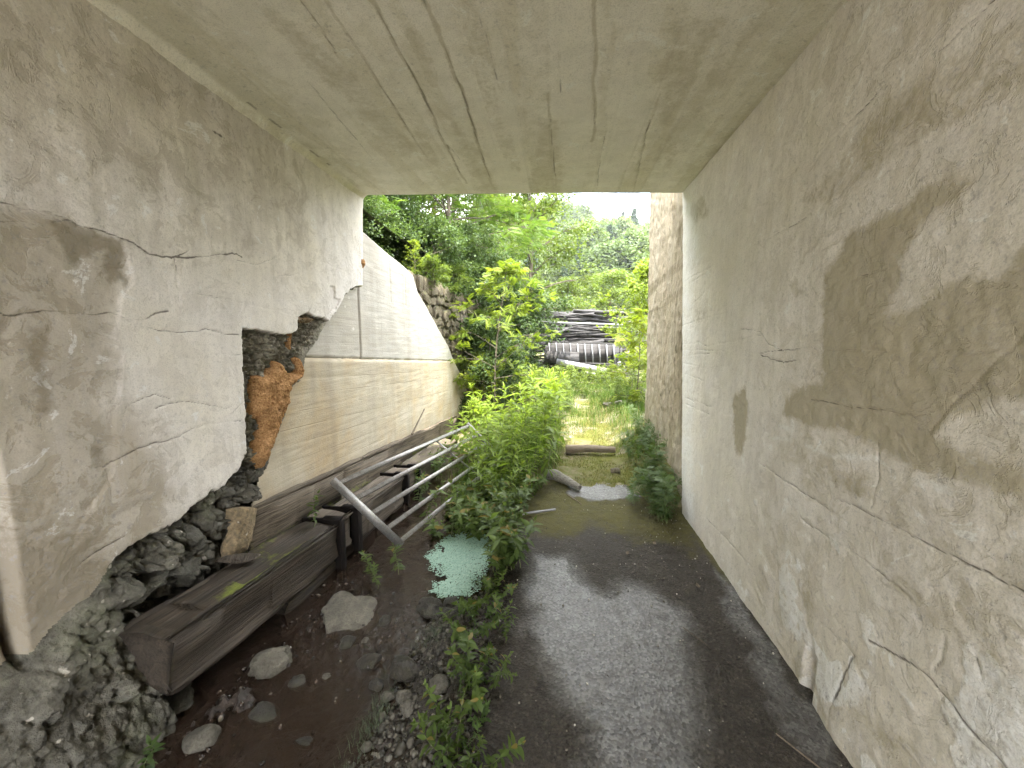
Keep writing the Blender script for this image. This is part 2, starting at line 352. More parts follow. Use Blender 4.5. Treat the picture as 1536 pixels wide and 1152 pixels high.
def rotm(r, n):
    """n random rotation matrices"""
    q = r.randn(n, 4); q /= np.linalg.norm(q, axis=1)[:, None]
    a, b, c, d = q.T
    return np.stack([np.stack([a*a+b*b-c*c-d*d, 2*(b*c-a*d), 2*(b*d+a*c)], 1), np.stack([2*(b*c+a*d), a*a-b*b+c*c-d*d, 2*(c*d-a*b)], 1), np.stack([2*(b*d-a*c), 2*(c*d+a*b), a*a-b*b-c*c+d*d], 1)], 1)

def scatter(T, F, M, O, S):
    """template verts T (k,3), faces F (m,q) -> n copies with matrices M (n,3,3), origins O (n,3), scales S (n,) or (n,3)"""
    S = np.asarray(S, float)
    if S.ndim == 1: S = S[:, None]
    V = np.einsum('nij,nkj->nki', M, T[None] * S[:, None]) + O[:, None]
    n, k = len(O), len(T)
    FF = (F[None] + (np.arange(n) * k)[:, None, None]).reshape(-1, F.shape[1])
    return V.reshape(-1, 3), FF

def frames(D, U, r=None, roll=0):
    """matrices whose local +Y points along D and whose +Z is near U"""
    D = D / (np.linalg.norm(D, axis=1)[:, None] + 1e-9)
    X = np.cross(D, U); X /= np.linalg.norm(X, axis=1)[:, None] + 1e-9
    Z = np.cross(X, D)
    return np.stack([X, D, Z], 2)

# ------------------------------------------------------------------ materials
class NB:
    def __init__(s, name):
        s.m = bpy.data.materials.new(name); s.m.use_nodes = True
        s.nt = s.m.node_tree; s.nt.nodes.clear()
        s.out = s.nt.nodes.new('ShaderNodeOutputMaterial')
        s.tc = s.nt.nodes.new('ShaderNodeTexCoord').outputs['Object']
    def n(s, t, **kw):
        nd = s.nt.nodes.new(t)
        for k, v in kw.items(): setattr(nd, k, v)
        return nd
    def put(s, sock, v):
        if isinstance(v, bpy.types.NodeSocket): s.nt.links.new(v, sock)
        elif v is not None:
            if sock.type == 'RGBA' and len(v) == 3: v = (*v, 1)
            sock.default_value = v
    def map(s, scale=(1, 1, 1), vec=None, rot=(0, 0, 0)):
        nd = s.n('ShaderNodeMapping'); s.put(nd.inputs['Vector'], vec or s.tc)
        nd.inputs['Scale'].default_value = scale; nd.inputs['Rotation'].default_value = rot
        return nd.outputs[0]
    def noise(s, scale=5, detail=4, rough=.55, vec=None, dist=0, out='Fac'):
        nd = s.n('ShaderNodeTexNoise'); s.put(nd.inputs['Vector'], vec or s.tc)
        nd.inputs['Scale'].default_value = scale; nd.inputs['Detail'].default_value = detail
        nd.inputs['Roughness'].default_value = rough; nd.inputs['Distortion'].default_value = dist
        return nd.outputs[out]
    def voro(s, scale=5, feature='F1', vec=None, out='Distance', rnd=1):
        nd = s.n('ShaderNodeTexVoronoi', feature=feature); s.put(nd.inputs['Vector'], vec or s.tc)
        nd.inputs['Scale'].default_value = scale; nd.inputs['Randomness'].default_value = rnd
        return nd.outputs[out]
    def ramp(s, fac, *stops):
        nd = s.n('ShaderNodeValToRGB'); s.put(nd.inputs[0], fac)
        e = nd.color_ramp.elements
        while len(e) < len(stops): e.new(.5)
        for el, (p, c) in zip(e, stops):
            el.position = p; el.color = (c, c, c, 1) if not hasattr(c, '__len__') else (*c, 1)
        return nd.outputs[0]
    def mix(s, fac, a, b, mode='MIX'):
        nd = s.n('ShaderNodeMix', data_type='RGBA', blend_type=mode)
        s.put(nd.inputs['Factor'], fac); s.put(nd.inputs['A'], a); s.put(nd.inputs['B'], b)
        return nd.outputs['Result']
    def math(s, op, a, b=0., clamp=False):
        nd = s.n('ShaderNodeMath', operation=op, use_clamp=clamp)
        s.put(nd.inputs[0], a); s.put(nd.inputs[1], b)
        return nd.outputs[0]
    def mul(s, a, b): return s.math('MULTIPLY', a, b)
    def add(s, a, b, clamp=False): return s.math('ADD', a, b, clamp)
    def attr(s, name):
        return s.n('ShaderNodeAttribute', attribute_name=name)
    def rgb(s, name='mask'):
        nd = s.n('ShaderNodeSeparateColor'); a = s.attr(name)
        s.nt.links.new(a.outputs['Color'], nd.inputs[0])
        return nd.outputs[0], nd.outputs[1], nd.outputs[2], a.outputs['Alpha']
    def bump(s, h, strength=.4, dist=.01, normal=None):
        nd = s.n('ShaderNodeBump'); s.put(nd.inputs['Height'], h)
        nd.inputs['Strength'].default_value = strength; nd.inputs['Distance'].default_value = dist
        if normal: s.put(nd.inputs['Normal'], normal)
        return nd.outputs[0]
    def up(s):
        g = s.n('ShaderNodeNewGeometry'); x = s.n('ShaderNodeSeparateXYZ'); s.nt.links.new(g.outputs['Normal'], x.inputs[0])
        return x.outputs[2]
    def xyz(s):
        x = s.n('ShaderNodeSeparateXYZ'); s.nt.links.new(s.tc, x.inputs[0]); return x.outputs
    def objrnd(s):
        return s.n('ShaderNodeObjectInfo').outputs['Random']
    def bsdf(s, col, rough=.8, normal=None, spec=.3, **kw):
        b = s.n('ShaderNodeBsdfPrincipled')
        s.put(b.inputs['Base Color'], col); s.put(b.inputs['Roughness'], rough)
        s.put(b.inputs['Specular IOR Level'], spec)
        if normal: s.put(b.inputs['Normal'], normal)
        for k, v in kw.items(): s.put(b.inputs[k.replace('_', ' ')], v)
        return b.outputs[0]
    def done(s, shader):
        s.nt.links.new(shader, s.out.inputs['Surface']); return s.m

def sharp(nb, a, noise, amount=.35, w=.12):
    """turn a soft 0..1 field into a patch with a ragged edge"""
    v = nb.add(a, nb.mul(nb.math('SUBTRACT', noise, .5), amount * 2))
    return nb.ramp(v, (.5 - w, 0.), (.5 + w, 1.))

def mat_plaster(name, tint, dirtcol, dampcol, bumpy=1., olive=None, crackdark=.8, dampmix=.72):
    b = NB(name)
    dirt, damp, crack, pale = b.rgb()
    big = b.noise(1.1, 3, .6); mid = b.noise(5, 4, .68, dist=.4); fine = b.noise(42, 3, .7); grit = b.noise(170, 1, .6)
    streak = b.noise(1, 4, .68, b.map((12, 12, 1.2)), dist=.4)
    col = b.mix(b.ramp(big, (.38, 0.), (.66, 1.)), tint, olive)
    col = b.mix(b.mul(b.ramp(mid, (.42, 0.), (.62, 1.)), .40), col, tuple(x * .78 for x in tint))
    col = b.mix(b.mul(b.ramp(streak, (.42, 0.), (.72, 1.)), b.add(b.mul(dirt, .75), .10)), col, tuple(x * .8 for x in dirtcol))
    dsh = sharp(b, dirt, mid, .35, .25)
    col = b.mix(b.mul(dsh, .72), col, b.mix(b.ramp(streak, (.35, 0.), (.65, 1.)), dirtcol, tuple(x * 1.4 for x in dirtcol)))
    pn = b.noise(7.5, 6, .72, dist=.7)
    peel = b.ramp(pn, (.525, 0.), (.56, 1.))
    col = b.mix(b.mul(peel, b.add(b.mul(dirt, .75), .06)), col, tuple(x * 1.15 for x in dirtcol))
    fleck = b.ramp(pn, (.36, 1.), (.39, 0.))
    col = b.mix(b.mul(fleck, .55), col, tuple(min(.8, x * 1.1) for x in tint))
    wsh = sharp(b, damp, b.mix(.5, pn, fine), .6, .14)
    col = b.mix(b.mul(wsh, dampmix), col, b.mix(mid, dampcol, tuple(x * 1.5 for x in dampcol)))
    col = b.mix(b.mul(sharp(b, pale, b.mix(.5, mid, fine), .8, .16), .6), col, tuple(min(.8, x * 1.12) for x in tint))
    col = b.mix(b.mul(b.ramp(fine, (.30, 1.), (.42, 0.)), b.add(b.mul(dirt, .5), .18)), col, tuple(x * .35 for x in tint))
    col = b.mix(b.mul(b.ramp(grit, (.34, 1.), (.5, 0.)), .25), col, tuple(x * .35 for x in tint))
    col = b.mix(b.mul(b.ramp(b.add(crack, b.mul(b.math('SUBTRACT', fine, .5), .35)), (.40, 0.), (.74, 1.)), crackdark), col, (.05, .04, .03))
    nrm = b.bump(b.add(b.mul(fine, .5), b.mul(b.math('SUBTRACT', 1., peel), .25)), .34 * bumpy, .010)
    return b.done(b.bsdf(col, b.mix(b.mul(wsh, .6), (.92,) * 3, (.62,) * 3), nrm, .25))

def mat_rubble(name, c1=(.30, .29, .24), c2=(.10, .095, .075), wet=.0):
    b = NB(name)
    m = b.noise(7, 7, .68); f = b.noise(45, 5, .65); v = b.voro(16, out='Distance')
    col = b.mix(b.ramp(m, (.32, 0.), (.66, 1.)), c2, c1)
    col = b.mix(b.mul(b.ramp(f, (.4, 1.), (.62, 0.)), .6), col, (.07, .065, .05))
    col = b.mix(b.mul(b.ramp(b.noise(3, 5, .7), (.55, 0.), (.7, 1.)), .5), col, (.16, .17, .10))
    col = b.mix(b.ramp(b.noise(26, 2, .5), (.68, 0.), (.74, 1.)), col, (.45, .42, .36))
    nrm = b.bump(b.add(m, b.add(b.mul(f, .5), b.mul(v, .5))), .9, .03)
    return b.done(b.bsdf(col, .85 - wet * .5, nrm, .35))

def mat_foam():
    b = NB('orange_foam')
    m = b.noise(26, 6, .7); f = b.noise(110, 4, .7)
    col = b.mix(b.ramp(m, (.3, 0.), (.7, 1.)), (.40, .215, .090), (.66, .40, .195))
    col = b.mix(b.ramp(f, (.35, .7), (.55, 0.)), col, (.20, .085, .030))
    nrm = b.bump(b.add(m, b.mul(f, .6)), 1., .02)
    return b.done(b.bsdf(col, .95, nrm, .1))

def mat_boardconcrete(name, a, b_, c, rust=.5, slope=-.062, lines=1.):
    """concrete that still shows the shuttering boards, with rust wash"""
    b = NB(name)
    x, y, z = b.xyz()
    zz = b.math('SUBTRACT', z, b.mul(y, slope))
    band = b.math('FRACT', b.mul(zz, 1 / .115))
    line = b.ramp(b.math('ABSOLUTE', b.math('SUBTRACT', band, .5)), (.47, 0.), (.498, 1.))
    bid = b.math('FLOOR', b.mul(zz, 1 / .115))
    cb = b.n('ShaderNodeCombineXYZ'); b.put(cb.inputs[1], b.mul(y, .22)); b.put(cb.inputs[2], bid)
    brd = b.noise(1.7, 2, .5, cb.outputs[0])
    grain = b.noise(1, 6, .65, b.map((6, 2.0, 60)))
    big = b.noise(1.6, 5, .65, dist=.5); mid = b.noise(8, 5, .7); f = b.noise(70, 2, .65)
    col = b.mix(b.ramp(brd, (.3, 0.), (.7, 1.)), a, b_)
    col = b.mix(b.mul(b.ramp(big, (.42, 0.), (.66, 1.)), rust), col, c)
    col = b.mix(b.mul(b.ramp(mid, (.47, 0.), (.6, 1.)), .38), col, tuple(x * .72 for x in a))
    col = b.mix(b.mul(b.ramp(grain, (.45, 0.), (.75, 1.)), .4), col, (.30, .26, .19))
    ln = b.mul(line, b.ramp(b.noise(3, 4, .65), (.47, .0), (.62, .7)))
    col = b.mix(b.mul(ln, .4 * lines), col, (.16, .13, .09))
    spots = b.mul(b.ramp(b.add(b.voro(5.5, vec=b.map((1, 1, 1.4))), b.mul(mid, .12)), (.14, 1.), (.17, 0.)), b.ramp(b.noise(1.3, 2), (.5, 0.), (.56, 1.)))
    col = b.mix(b.mul(spots, .6), col, (.70, .68, .64))
    holes = b.ramp(b.voro(24), (.05, 1.), (.1, 0.))
    col = b.mix(b.mul(holes, b.ramp(b.noise(9, 2), (.5, 0.), (.56, .85))), col, (.06, .05, .04))
    vst = b.noise(1, 5, .6, b.map((5, 5, .35)))
    col = b.mix(b.mul(b.ramp(vst, (.5, 0.), (.75, 1.)), .4), col, (.24, .21, .165))
    h = b.add(b.mul(grain, .5), b.add(b.mul(f, .3), b.math('SUBTRACT', b.mul(brd, .5), b.mul(ln, .6 * lines))))
    return b.done(b.bsdf(col, .9, b.bump(h, .5, .012), .25))

def mat_wood(name, c1, c2, c3, moss=0., gloss=.75, scale=1., axis=1, bumps=.8):
    b = NB(name)
    s = [34 * scale] * 3; s[axis] = 1.6 * scale
    s2 = [150 * scale] * 3; s2[axis] = 5 * scale
    g = b.noise(1, 6, .65, b.map(tuple(s)), dist=.6); g2 = b.noise(1, 4, .6, b.map(tuple(s2)))
    big = b.noise(2.6, 4, .6)
    r = b.objrnd()
    col = b.mix(b.ramp(g, (.3, 0.), (.68, 1.)), c1, c2)
    col = b.mix(b.mul(b.ramp(big, (.4, 0.), (.7, 1.)), .7), col, c3)
    col = b.mix(b.mul(b.ramp(g2, (.36, 1.), (.5, 0.)), .8), col, tuple(x * .25 for x in c1))
    col = b.mix(b.mul(r, .35), col, tuple(x * .75 for x in c2))
    if moss:
        a = b.attr('moss').outputs['Fac']
        ms = sharp(b, a, b.noise(22, 5, .7), .5, .12)
        col = b.mix(b.mul(ms, moss), col, b.mix(b.noise(60, 3), (.07, .09, .014), (.26, .29, .05)))
    nrm = b.bump(b.add(g, b.mul(g2, .6)), bumps, .012)
    return b.done(b.bsdf(col, gloss, nrm, .35))

def mat_leaf(name, c1, c2, trans=.45, rough=.5, dead=None):
    b = NB(name)
    r = b.attr('rnd').outputs['Fac']
    o = b.objrnd()
    col = b.mix(r, c1, c2)
    col = b.mix(b.mul(o, .35), col, tuple(x * .7 for x in c1))
    if dead:
        col = b.mix(b.ramp(r, (.93, 0.), (.95, 1.)), col, dead)
    sh = b.bsdf(col, rough, None, .3)
    t = b.n('ShaderNodeBsdfTranslucent')
    b.put(t.inputs['Color'], b.mix(1., col, (1.25, 1.25, .6), 'MULTIPLY'))
    mx = b.n('ShaderNodeMixShader'); mx.inputs[0].default_value = trans
    b.nt.links.new(sh, mx.inputs[1]); b.nt.links.new(t.outputs[0], mx.inputs[2])
    return b.done(mx.outputs[0])

def mat_stone(name, c1, c2, gloss=.8, moss=.0, speck=True):
    b = NB(name)
    m = b.noise(16, 6, .7); f = b.noise(110, 4, .75)
    r = b.objrnd()
    col = b.mix(b.ramp(m, (.3, 0.), (.7, 1.)), c1, c2)
    col = b.mix(b.mul(r, .4), col, tuple(x * .6 for x in c1))
    col = b.mix(b.mul(b.ramp(f, (.35, 1.), (.55, 0.)), .5), col, tuple(x * .4 for x in c1))
    if moss:
        col = b.mix(b.mul(b.mul(b.ramp(b.up(), (.2, 0.), (.8, 1.)), b.ramp(b.noise(9, 5, .7), (.45, 0.), (.6, 1.))), moss), col, (.09, .11, .03))
    return b.done(b.bsdf(col, gloss, b.bump(b.add(b.mul(m, 1.4), b.mul(f, .6)), 1., .02), .4))

# ------------------------------------------------------------------ materials in use
M_PLASTER_L = mat_plaster('plaster_left', (.80, .76, .73), (.31, .27, .21), (.18, .15, .105), 1.6, (.74, .69, .60))
M_PLASTER_R = mat_plaster('plaster_right', (.79, .745, .695), (.46, .415, .33), (.28, .24, .155), 1.6, (.71, .66, .565), .75, .74)
M_CEIL = mat_plaster('ceiling_concrete', (.80, .765, .68), (.53, .49, .385), (.38, .34, .25), .6, (.76, .715, .615), .55)
M_RUBBLE = mat_rubble('broken_concrete', (.42, .39, .31), (.15, .135, .10))
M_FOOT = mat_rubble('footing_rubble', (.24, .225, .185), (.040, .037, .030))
M_FOAM = mat_foam()
M_UPPER = mat_boardconcrete('wing_upper_concrete', (.50, .475, .43), (.43, .405, .36), (.38, .34, .275), .5, -.06, .25)
M_LOWER = mat_boardconcrete('wing_lower_concrete', (.52, .465, .365), (.44, .385, .29), (.43, .315, .17), .75)
M_RWING = mat_boardconcrete('right_wing_concrete', (.50, .445, .34), (.42, .365, .27), (.36, .29, .19), .6, 0.)
M_EARTH = mat_rubble('earth', (.16, .13, .08), (.07, .06, .035))
M_DARKSTONE = mat_stone('dark_stone', (.085, .08, .065), (.20, .19, .155), .7, .0)
M_PALESTONE = mat_stone('pale_stone', (.085, .075, .058), (.26, .24, .19), .6, .0)
M_CREAMSTONE = mat_stone('cream_stone', (.10, .09, .068), (.33, .30, .235), .7, .0)
M_WETSTONE = mat_stone('wet_stone', (.030, .027, .022), (.115, .10, .078), .28, .15)
M_MASON = mat_stone('masonry_stone', (.13, .105, .065), (.27, .225, .155), .9, .9)
M_SLEEPER = mat_wood('sleeper_wood', (.006, .0043, .0033), (.105, .081, .058), (.024, .018, .013), 1., .66, .6, 1, 1.)
M_SLEEPER2 = mat_wood('grey_sleeper_wood', (.040, .031, .023), (.22, .18, .14), (.10, .082, .063), 1., .75, .6)
M_PLANKWALL = mat_wood('plank_wood', (.050, .038, .026), (.21, .17, .125), (.12, .095, .066), 1., .8, .6)
M_LOG = mat_wood('log_wood', (.13, .10, .07), (.27, .22, .16), (.10, .075, .05), .0, .9, 1., 0)
M_TIMBER = mat_wood('weathered_timber', (.035, .033, .032), (.125, .122, .125), (.065, .058, .055), .0, .85, .6, 0)
M_BLACKSTEEL = NB('black_steel'); M_BLACKSTEEL = M_BLACKSTEEL.done(M_BLACKSTEEL.bsdf(M_BLACKSTEEL.mix(M_BLACKSTEEL.noise(30, 4), (.004, .0035, .003), (.014, .010, .008)), .8, None, .15))
_b = NB('galvanised_steel')
_n = _b.noise(22, 5, .65); _sp = _b.noise(140, 3, .7)
M_GALV = _b.done(_b.bsdf(_b.mix(_b.ramp(_sp, (.36, .85), (.48, 0.)), _b.mix(_b.ramp(_n, (.3, 0.), (.7, 1.)), (.19, .185, .175), (.34, .335, .32)), (.13, .085, .05)), _b.mix(_n, (.35,) * 3, (.6,) * 3), _b.bump(_sp, .15, .003), .5, Metallic=.55))
_b = NB('white_board')
M_WHITEBOARD = _b.done(_b.bsdf(_b.mix(_b.ramp(_b.noise(9, 5, .65), (.35, 0.), (.65, 1.)), (.24, .24, .25), (.40, .40, .42)), .7))
_b = NB('green_duckweed')
M_DUCK = _b.done(_b.bsdf(_b.mix(_b.attr('rnd').outputs['Fac'], (.22, .37, .28), (.38, .54, .43)), .55, None, .4))

def masks(dirt, damp, crack, pale):
    return np.stack([np.clip(a, 0, 1).ravel() for a in (dirt, damp, crack, pale)], 1)

def crack_field(U, V, lines, w0=.0042):
    c = np.zeros(U.shape)
    ju = U + .007 * fbm(U, V, 14, 4, 3, .6); jv = V + .007 * fbm(U, V, 14, 4, 11, .6)
    lo = lambda p: (min(q[0] for q in p) - .1, max(q[0] for q in p) + .1, min(q[1] for q in p) - .1, max(q[1] for q in p) + .1)
    amp = .72 + .42 * fbm(U, V, 5, 3, 21)
    for wgt, ln in lines:
        a = lo(ln)
        m = (U > a[0]) & (U < a[1]) & (V > a[2]) & (V < a[3])
        if not m.any(): continue
        d = dline(ju[m], jv[m], ln)
        c[m] = np.maximum(c[m], np.exp(-(d / (w0 * (.6 + .5 * wgt))) ** 2) * np.clip(min(1, .42 + .5 * wgt) * amp[m], 0, 1))
    return c

def axis(*spans):
    return np.unique(np.concatenate([np.arange(a, b, s) for a, b, s in spans]).round(5))

# ------------------------------------------------------------------ left wall of the underpass: plaster, broken concrete, footing
def left_wall():
    root = thing('plastered_wall', 'cracked plastered underpass wall with broken lower edge beside the stream', 'wall', (LX, .5, 0))
    Y = axis((-2.6, .85, .15), (.85, 3.475, .0056)); Z = axis((-.32, 2.2, .0056), (2.2, 2.9, .02))
    Zg, Yg = np.meshgrid(Z, Y, indexing='ij')
    rg_ = .008 + .014 * sstep(.95, .7, Zg) * sstep(1.05, 1.3, Yg)
    ju = Yg + rg_ * fbm(Yg, Zg, 8, 5, 1, .62) ; jv = Zg + rg_ * fbm(Yg, Zg, 8, 5, 5, .62)
    ju = ju + .005 * fbm(Yg, Zg, 45, 2, 91); jv = jv + .005 * fbm(Yg, Zg, 45, 2, 95)
    dbr = sdf(ju, jv, L_BREAK); dop = sdf(ju, jv, L_OPEN)
    ddirt = sdf(Yg + .03 * fbm(Yg, Zg, 5, 3, 8), Zg + .03 * fbm(Yg, Zg, 5, 3, 9), L_DIRT)
    dirt = sstep(.03, -.10, ddirt) * .8 + .35 * sstep(1.1, .5, Zg) + .1 + .42 * sstep(1.75, 2.5, Zg + .25 * fbm(Yg, Zg, 1.5, 3, 66)) * sstep(3.3, 2.2, Yg)
    dirt = np.maximum(dirt, 1.1 * sstep(1.75, 1.1, Yg + .15 * fbm(Yg, Zg, 3, 4, 77)) * sstep(1.55, .9, Zg))  # stained near corner, extra darkness put in to offset light from behind
    damp = .62 * sstep(1.45, 1.0, Yg) * sstep(1.15, .55, Zg) + .25 * sstep(1.6, 1.1, Yg) * sstep(1.45, 1.2, Zg)  # damp stain plus shade put into the colour of the near bottom corner
    for i, p in enumerate(L_DAMP):
        damp = np.maximum(damp, sstep(.05, -.05, sdf(ju, jv, p)) * (1. if i == 0 else .75))
    damp = np.maximum(damp, .62 * sstep(.05, -.015, dbr) * sstep(.9, .6, Zg) * sstep(1.2, 1.6, Yg))
    crack = crack_field(Yg, Zg, L_CRACK)
    und = .007 * fbm(Yg, Zg, 1.3, 3, 2) + .0022 * fbm(Yg, Zg, 10, 4, 4) * (1 + 1.6 * dirt)
    f = und - .0045 * crack - .005 * sstep(0, -.02, ddirt)
    f -= .010 * sstep(.006, -.006, sdf(ju, jv, L_CHIP))
    # broken zone
    wy, wz = Yg + .012 * fbm(Yg, Zg, 12, 3, 71), Zg + .012 * fbm(Yg, Zg, 12, 3, 75)
    rough = .034 * (cells(wy, wz, .055, 1) - .35) + .020 * (cells(wy, wz, .022, 2) - .35) + .012 * fbm(Yg, Zg, 26, 4, 16, .6)
    rg = -.062 + rough
    near = sstep(.10, .02, dop)
    rg = rg * (1 - near) + np.maximum(rg, -.046) * near
    foot = sstep(.75, .58, Zg)
    hollow = sstep(1.20, 1.32, Yg) * foot
    prof = np.interp(Zg, [-.4, .0, .15, .3, .45, .6], [.32, .27, .20, .12, .035, -.03])
    cong = .045 * fbm(Yg, Zg, 5, 5, 30, .62) + .022 * (cells(wy, wz, .13, 3) - .35) + .010 * (cells(wy, wz, .035, 4) - .35) + .012 * fbm(Yg, Zg, 30, 4, 33, .65)
    rock = -.10 + .13 * (cells(wy, wz * 1.15, .15, 7) - .35) + .03 * (cells(wy, wz, .05, 8) - .3) + .016 * fbm(Yg, Zg, 22, 4, 36, .6)
    ft = (prof + cong) * (1 - hollow) + hollow * rock
    rg = rg * (1 - foot) + ft * foot
    t = sstep(.0, .016 + .075 * foot * (1 - hollow), -dbr)
    f = f * (1 - t) + rg * t
    # sawn vertical joint nearest the camera, the wall steps back beyond it
    s0 = .985 + .003 * fbm(Yg, Zg, 3, 3, 40)
    step = sstep(s0 + .004, s0 - .004, Yg) * sstep(.30, .5, Zg)
    f = f - .055 * step - .12 * np.exp(-((Yg - s0 + .012) / .010) ** 2) * sstep(.36, .5, Zg) * sstep(1.5, 1.1, Zg)
    X = LX + f
    Yend = 3.33 + (Zg - 1.35) * .09
    Yp = Yg + (Yend - 3.475) * sstep(2.7, 3.475, Yg)
    V = np.stack([X, Yp, Zg], 2).reshape(-1, 3)
    mk = masks(dirt, damp, crack, np.zeros(Yg.shape))
    F = grid_faces(*Yg.shape)
    c = lambda A: A.ravel()[F].mean(1)
    db, do, zc = c(dbr), c(dop), c(Zg)
    keep = do > -.012
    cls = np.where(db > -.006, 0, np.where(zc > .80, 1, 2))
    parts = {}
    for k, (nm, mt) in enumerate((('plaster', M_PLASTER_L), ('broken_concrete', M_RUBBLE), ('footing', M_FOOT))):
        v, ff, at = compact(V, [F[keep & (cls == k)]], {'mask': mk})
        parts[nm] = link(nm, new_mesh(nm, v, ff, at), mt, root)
    parts['broken_concrete']['label'] = 'rough broken concrete bared in the niche'
    parts['footing']['label'] = 'crumbling rubble footing of the wall'
    link('light_block_core', box_mesh('core', -2.5, -2.05, -2.6, 3.28, -.6, 3.4), M_RUBBLE, root)  # unseen thickness behind the plaster, added to block light
    # end face at the mouth of the underpass
    e = np.arange(len(Z)); zz = Z[::3]
    ye = 3.33 + (zz - 1.35) * .09 - .002
    ev = np.concatenate([np.stack([np.full(len(zz), x), ye, zz], 1) for x in (LX - .003, LX - .7)])
    m = (zz[:-1] > 1.98)
    i = np.arange(len(zz) - 1)[m]
    link('end_face', new_mesh('end_face', ev, np.stack([i, i + 1, i + 1 + len(zz), i + len(zz)], 1)), M_UPPER, root)
    # stones in the footing
    for k, (y, z, x, s, sd) in enumerate([(1.27, .47, -1.83, (.10, .10, .075), 1), (1.46, .50, -1.90, (.10, .14, .075), 2), (1.64, .47, -1.90, (.11, .12, .085), 3),
                                          (1.42, .39, -1.85, (.09, .11, .05), 4), (1.77, .55, -1.89, (.09, .09, .08), 5), (1.58, .37, -1.84, (.07, .09, .04), 7), (1.86, .66, -1.89, (.08, .075, .06), 6)]):
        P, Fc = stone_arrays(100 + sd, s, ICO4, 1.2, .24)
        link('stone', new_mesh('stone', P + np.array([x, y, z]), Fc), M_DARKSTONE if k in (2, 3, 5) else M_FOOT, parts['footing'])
    # expanding foam that oozed out of the break
    def blob(name, poly, base, top, step, label, mat=M_FOAM, seed=0, edge=.02):
        us = np.array([p[0] for p in poly]); vs = np.array([p[1] for p in poly])
        yy = np.arange(us.min() - .02, us.max() + .02, step); zz_ = np.arange(vs.min() - .02, vs.max() + .02, step)
        Zq, Yq = np.meshgrid(zz_, yy, indexing='ij')
        d = -sdf(Yq + .006 * fbm(Yq, Zq, 25, 3, 3), Zq + .006 * fbm(Yq, Zq, 25, 3, 4), poly)
        h = (1 - np.exp(-np.clip(d, 0, 1) / edge)) * (top - base)
        h = h * (1 + .22 * fbm(Yq, Zq, 12, 4, 50 + seed) + .10 * fbm(Yq, Zq, 55, 3, 55)) - .004 * (np.abs(fbm(Yq, Zq, 38, 3, 51)) < .12) * (d > .005)
        Vv = np.stack([base + h - .05 * (d < -.001), Yq, Zq], 2).reshape(-1, 3)
        Fv = grid_faces(*Yq.shape)
        kp = d.ravel()[Fv].max(1) > -.002
        v, ff, _ = compact(Vv, [Fv[kp]])
        o = link(name, new_mesh(name, v, ff), mat, root); o['label'] = label
    blob('foam', FOAM, LX - .065, LX + .015, .0042, 'lumpy orange expanding foam hanging in the broken niche')
    blob('foam', FOAM_STRIP, LX - .06, LX - .01, .004, 'thin brown streak of foam above the big one', seed=2)
    blob('foam', FOAM_NOTCH, LX - .06, LX + .0, .0045, 'pale tan foam in the notch under the plaster', mat_rubble('tan_foam', (.46, .33, .20), (.26, .17, .09)), 3)
    blob('foam', FOAM_DROP, LX - .03, LX + .03, .0045, 'small orange drop of foam at the corner', seed=4)
    return root
left_wall()

# ------------------------------------------------------------------ concrete wing wall on the left, running out along the stream
def wing_wall():
    root = thing('wing_wall', 'pale board-marked concrete wing wall with curved end along the stream', 'wall', (LX, 4.5, 0))
    X0 = LX - .060
    ty = np.array([p[0] for p in WING_TOP]); tz = np.array([p[1] for p in WING_TOP])
    top = lambda y: np.where(y < 3.511, 2.55, np.interp(y, ty, tz))
    joint = lambda y: 1.371 - .0598 * (y - 2.521)
    bot = lambda y: .678 - .0775 * y - .08
    def panel(name, Y, lo, hi, nz, mat, bulge):
        s = np.linspace(0, 1, nz)
        Sg, Yg = np.meshgrid(s, Y, indexing='ij')
        Zg = lo(Yg) + (hi(Yg) - lo(Yg)) * Sg
        f = .004 * fbm(Yg, Zg, 2, 3, 14) + .0015 * fbm(Yg, Zg * 6, 5, 3, 15) + bulge
        bd = np.abs(((Zg + .062 * Yg) / .115) % 1 - .5)
        f -= (.0 if name == 'upper_panel' else .0014) * sstep(.46, .5, bd) * (fbm(Yg, Zg, 2, 3, 44) > .1)
        if name == 'upper_panel':
            f -= .020 * np.exp(-((Yg - 3.41) / .008) ** 2) + .006 * (Yg < 3.41)
            for yv in (4.10, 4.52): f -= .008 * np.exp(-((Yg - yv) / .010) ** 2) * (Zg > 1.9)
        f -= .022 * np.exp(-((Zg - joint(Yg)) / .012) ** 2) * (.5 + .5 * (fbm(Yg, Zg, 8, 3, 6) > -.2))
        V = np.stack([X0 + f, Yg, Zg], 2)
        r1 = V[-1] + np.array([-.012, 0, .006]); r2 = V[-1] + np.array([-.30, 0, .0])
        V = np.concatenate([V, r1[None], r2[None]])
        d = sdf(V[..., 1], V[..., 2], L_OPEN)
        F = grid_faces(V.shape[0], V.shape[1])
        bad = (V[..., 1] < 3.3) & (d > .03)
        keep = ~bad.ravel()[F].any(1)
        v, ff, _ = compact(V.reshape(-1, 3), [F[keep]])
        return link(name, new_mesh(name, v, ff), mat, root)
    panel('upper_panel', axis((2.5, 3.6, .010), (3.6, 6.62, .02)), joint, lambda y: np.maximum(top(y), joint(y) + .002), 110, M_UPPER, 0)
    panel('lower_panel', axis((1.88, 3.6, .012), (3.6, 8.0, .025)), bot, lambda y: np.minimum(joint(y), np.maximum(top(y), bot(y) + .01)), 100, M_LOWER, .006)
    return root
wing_wall()

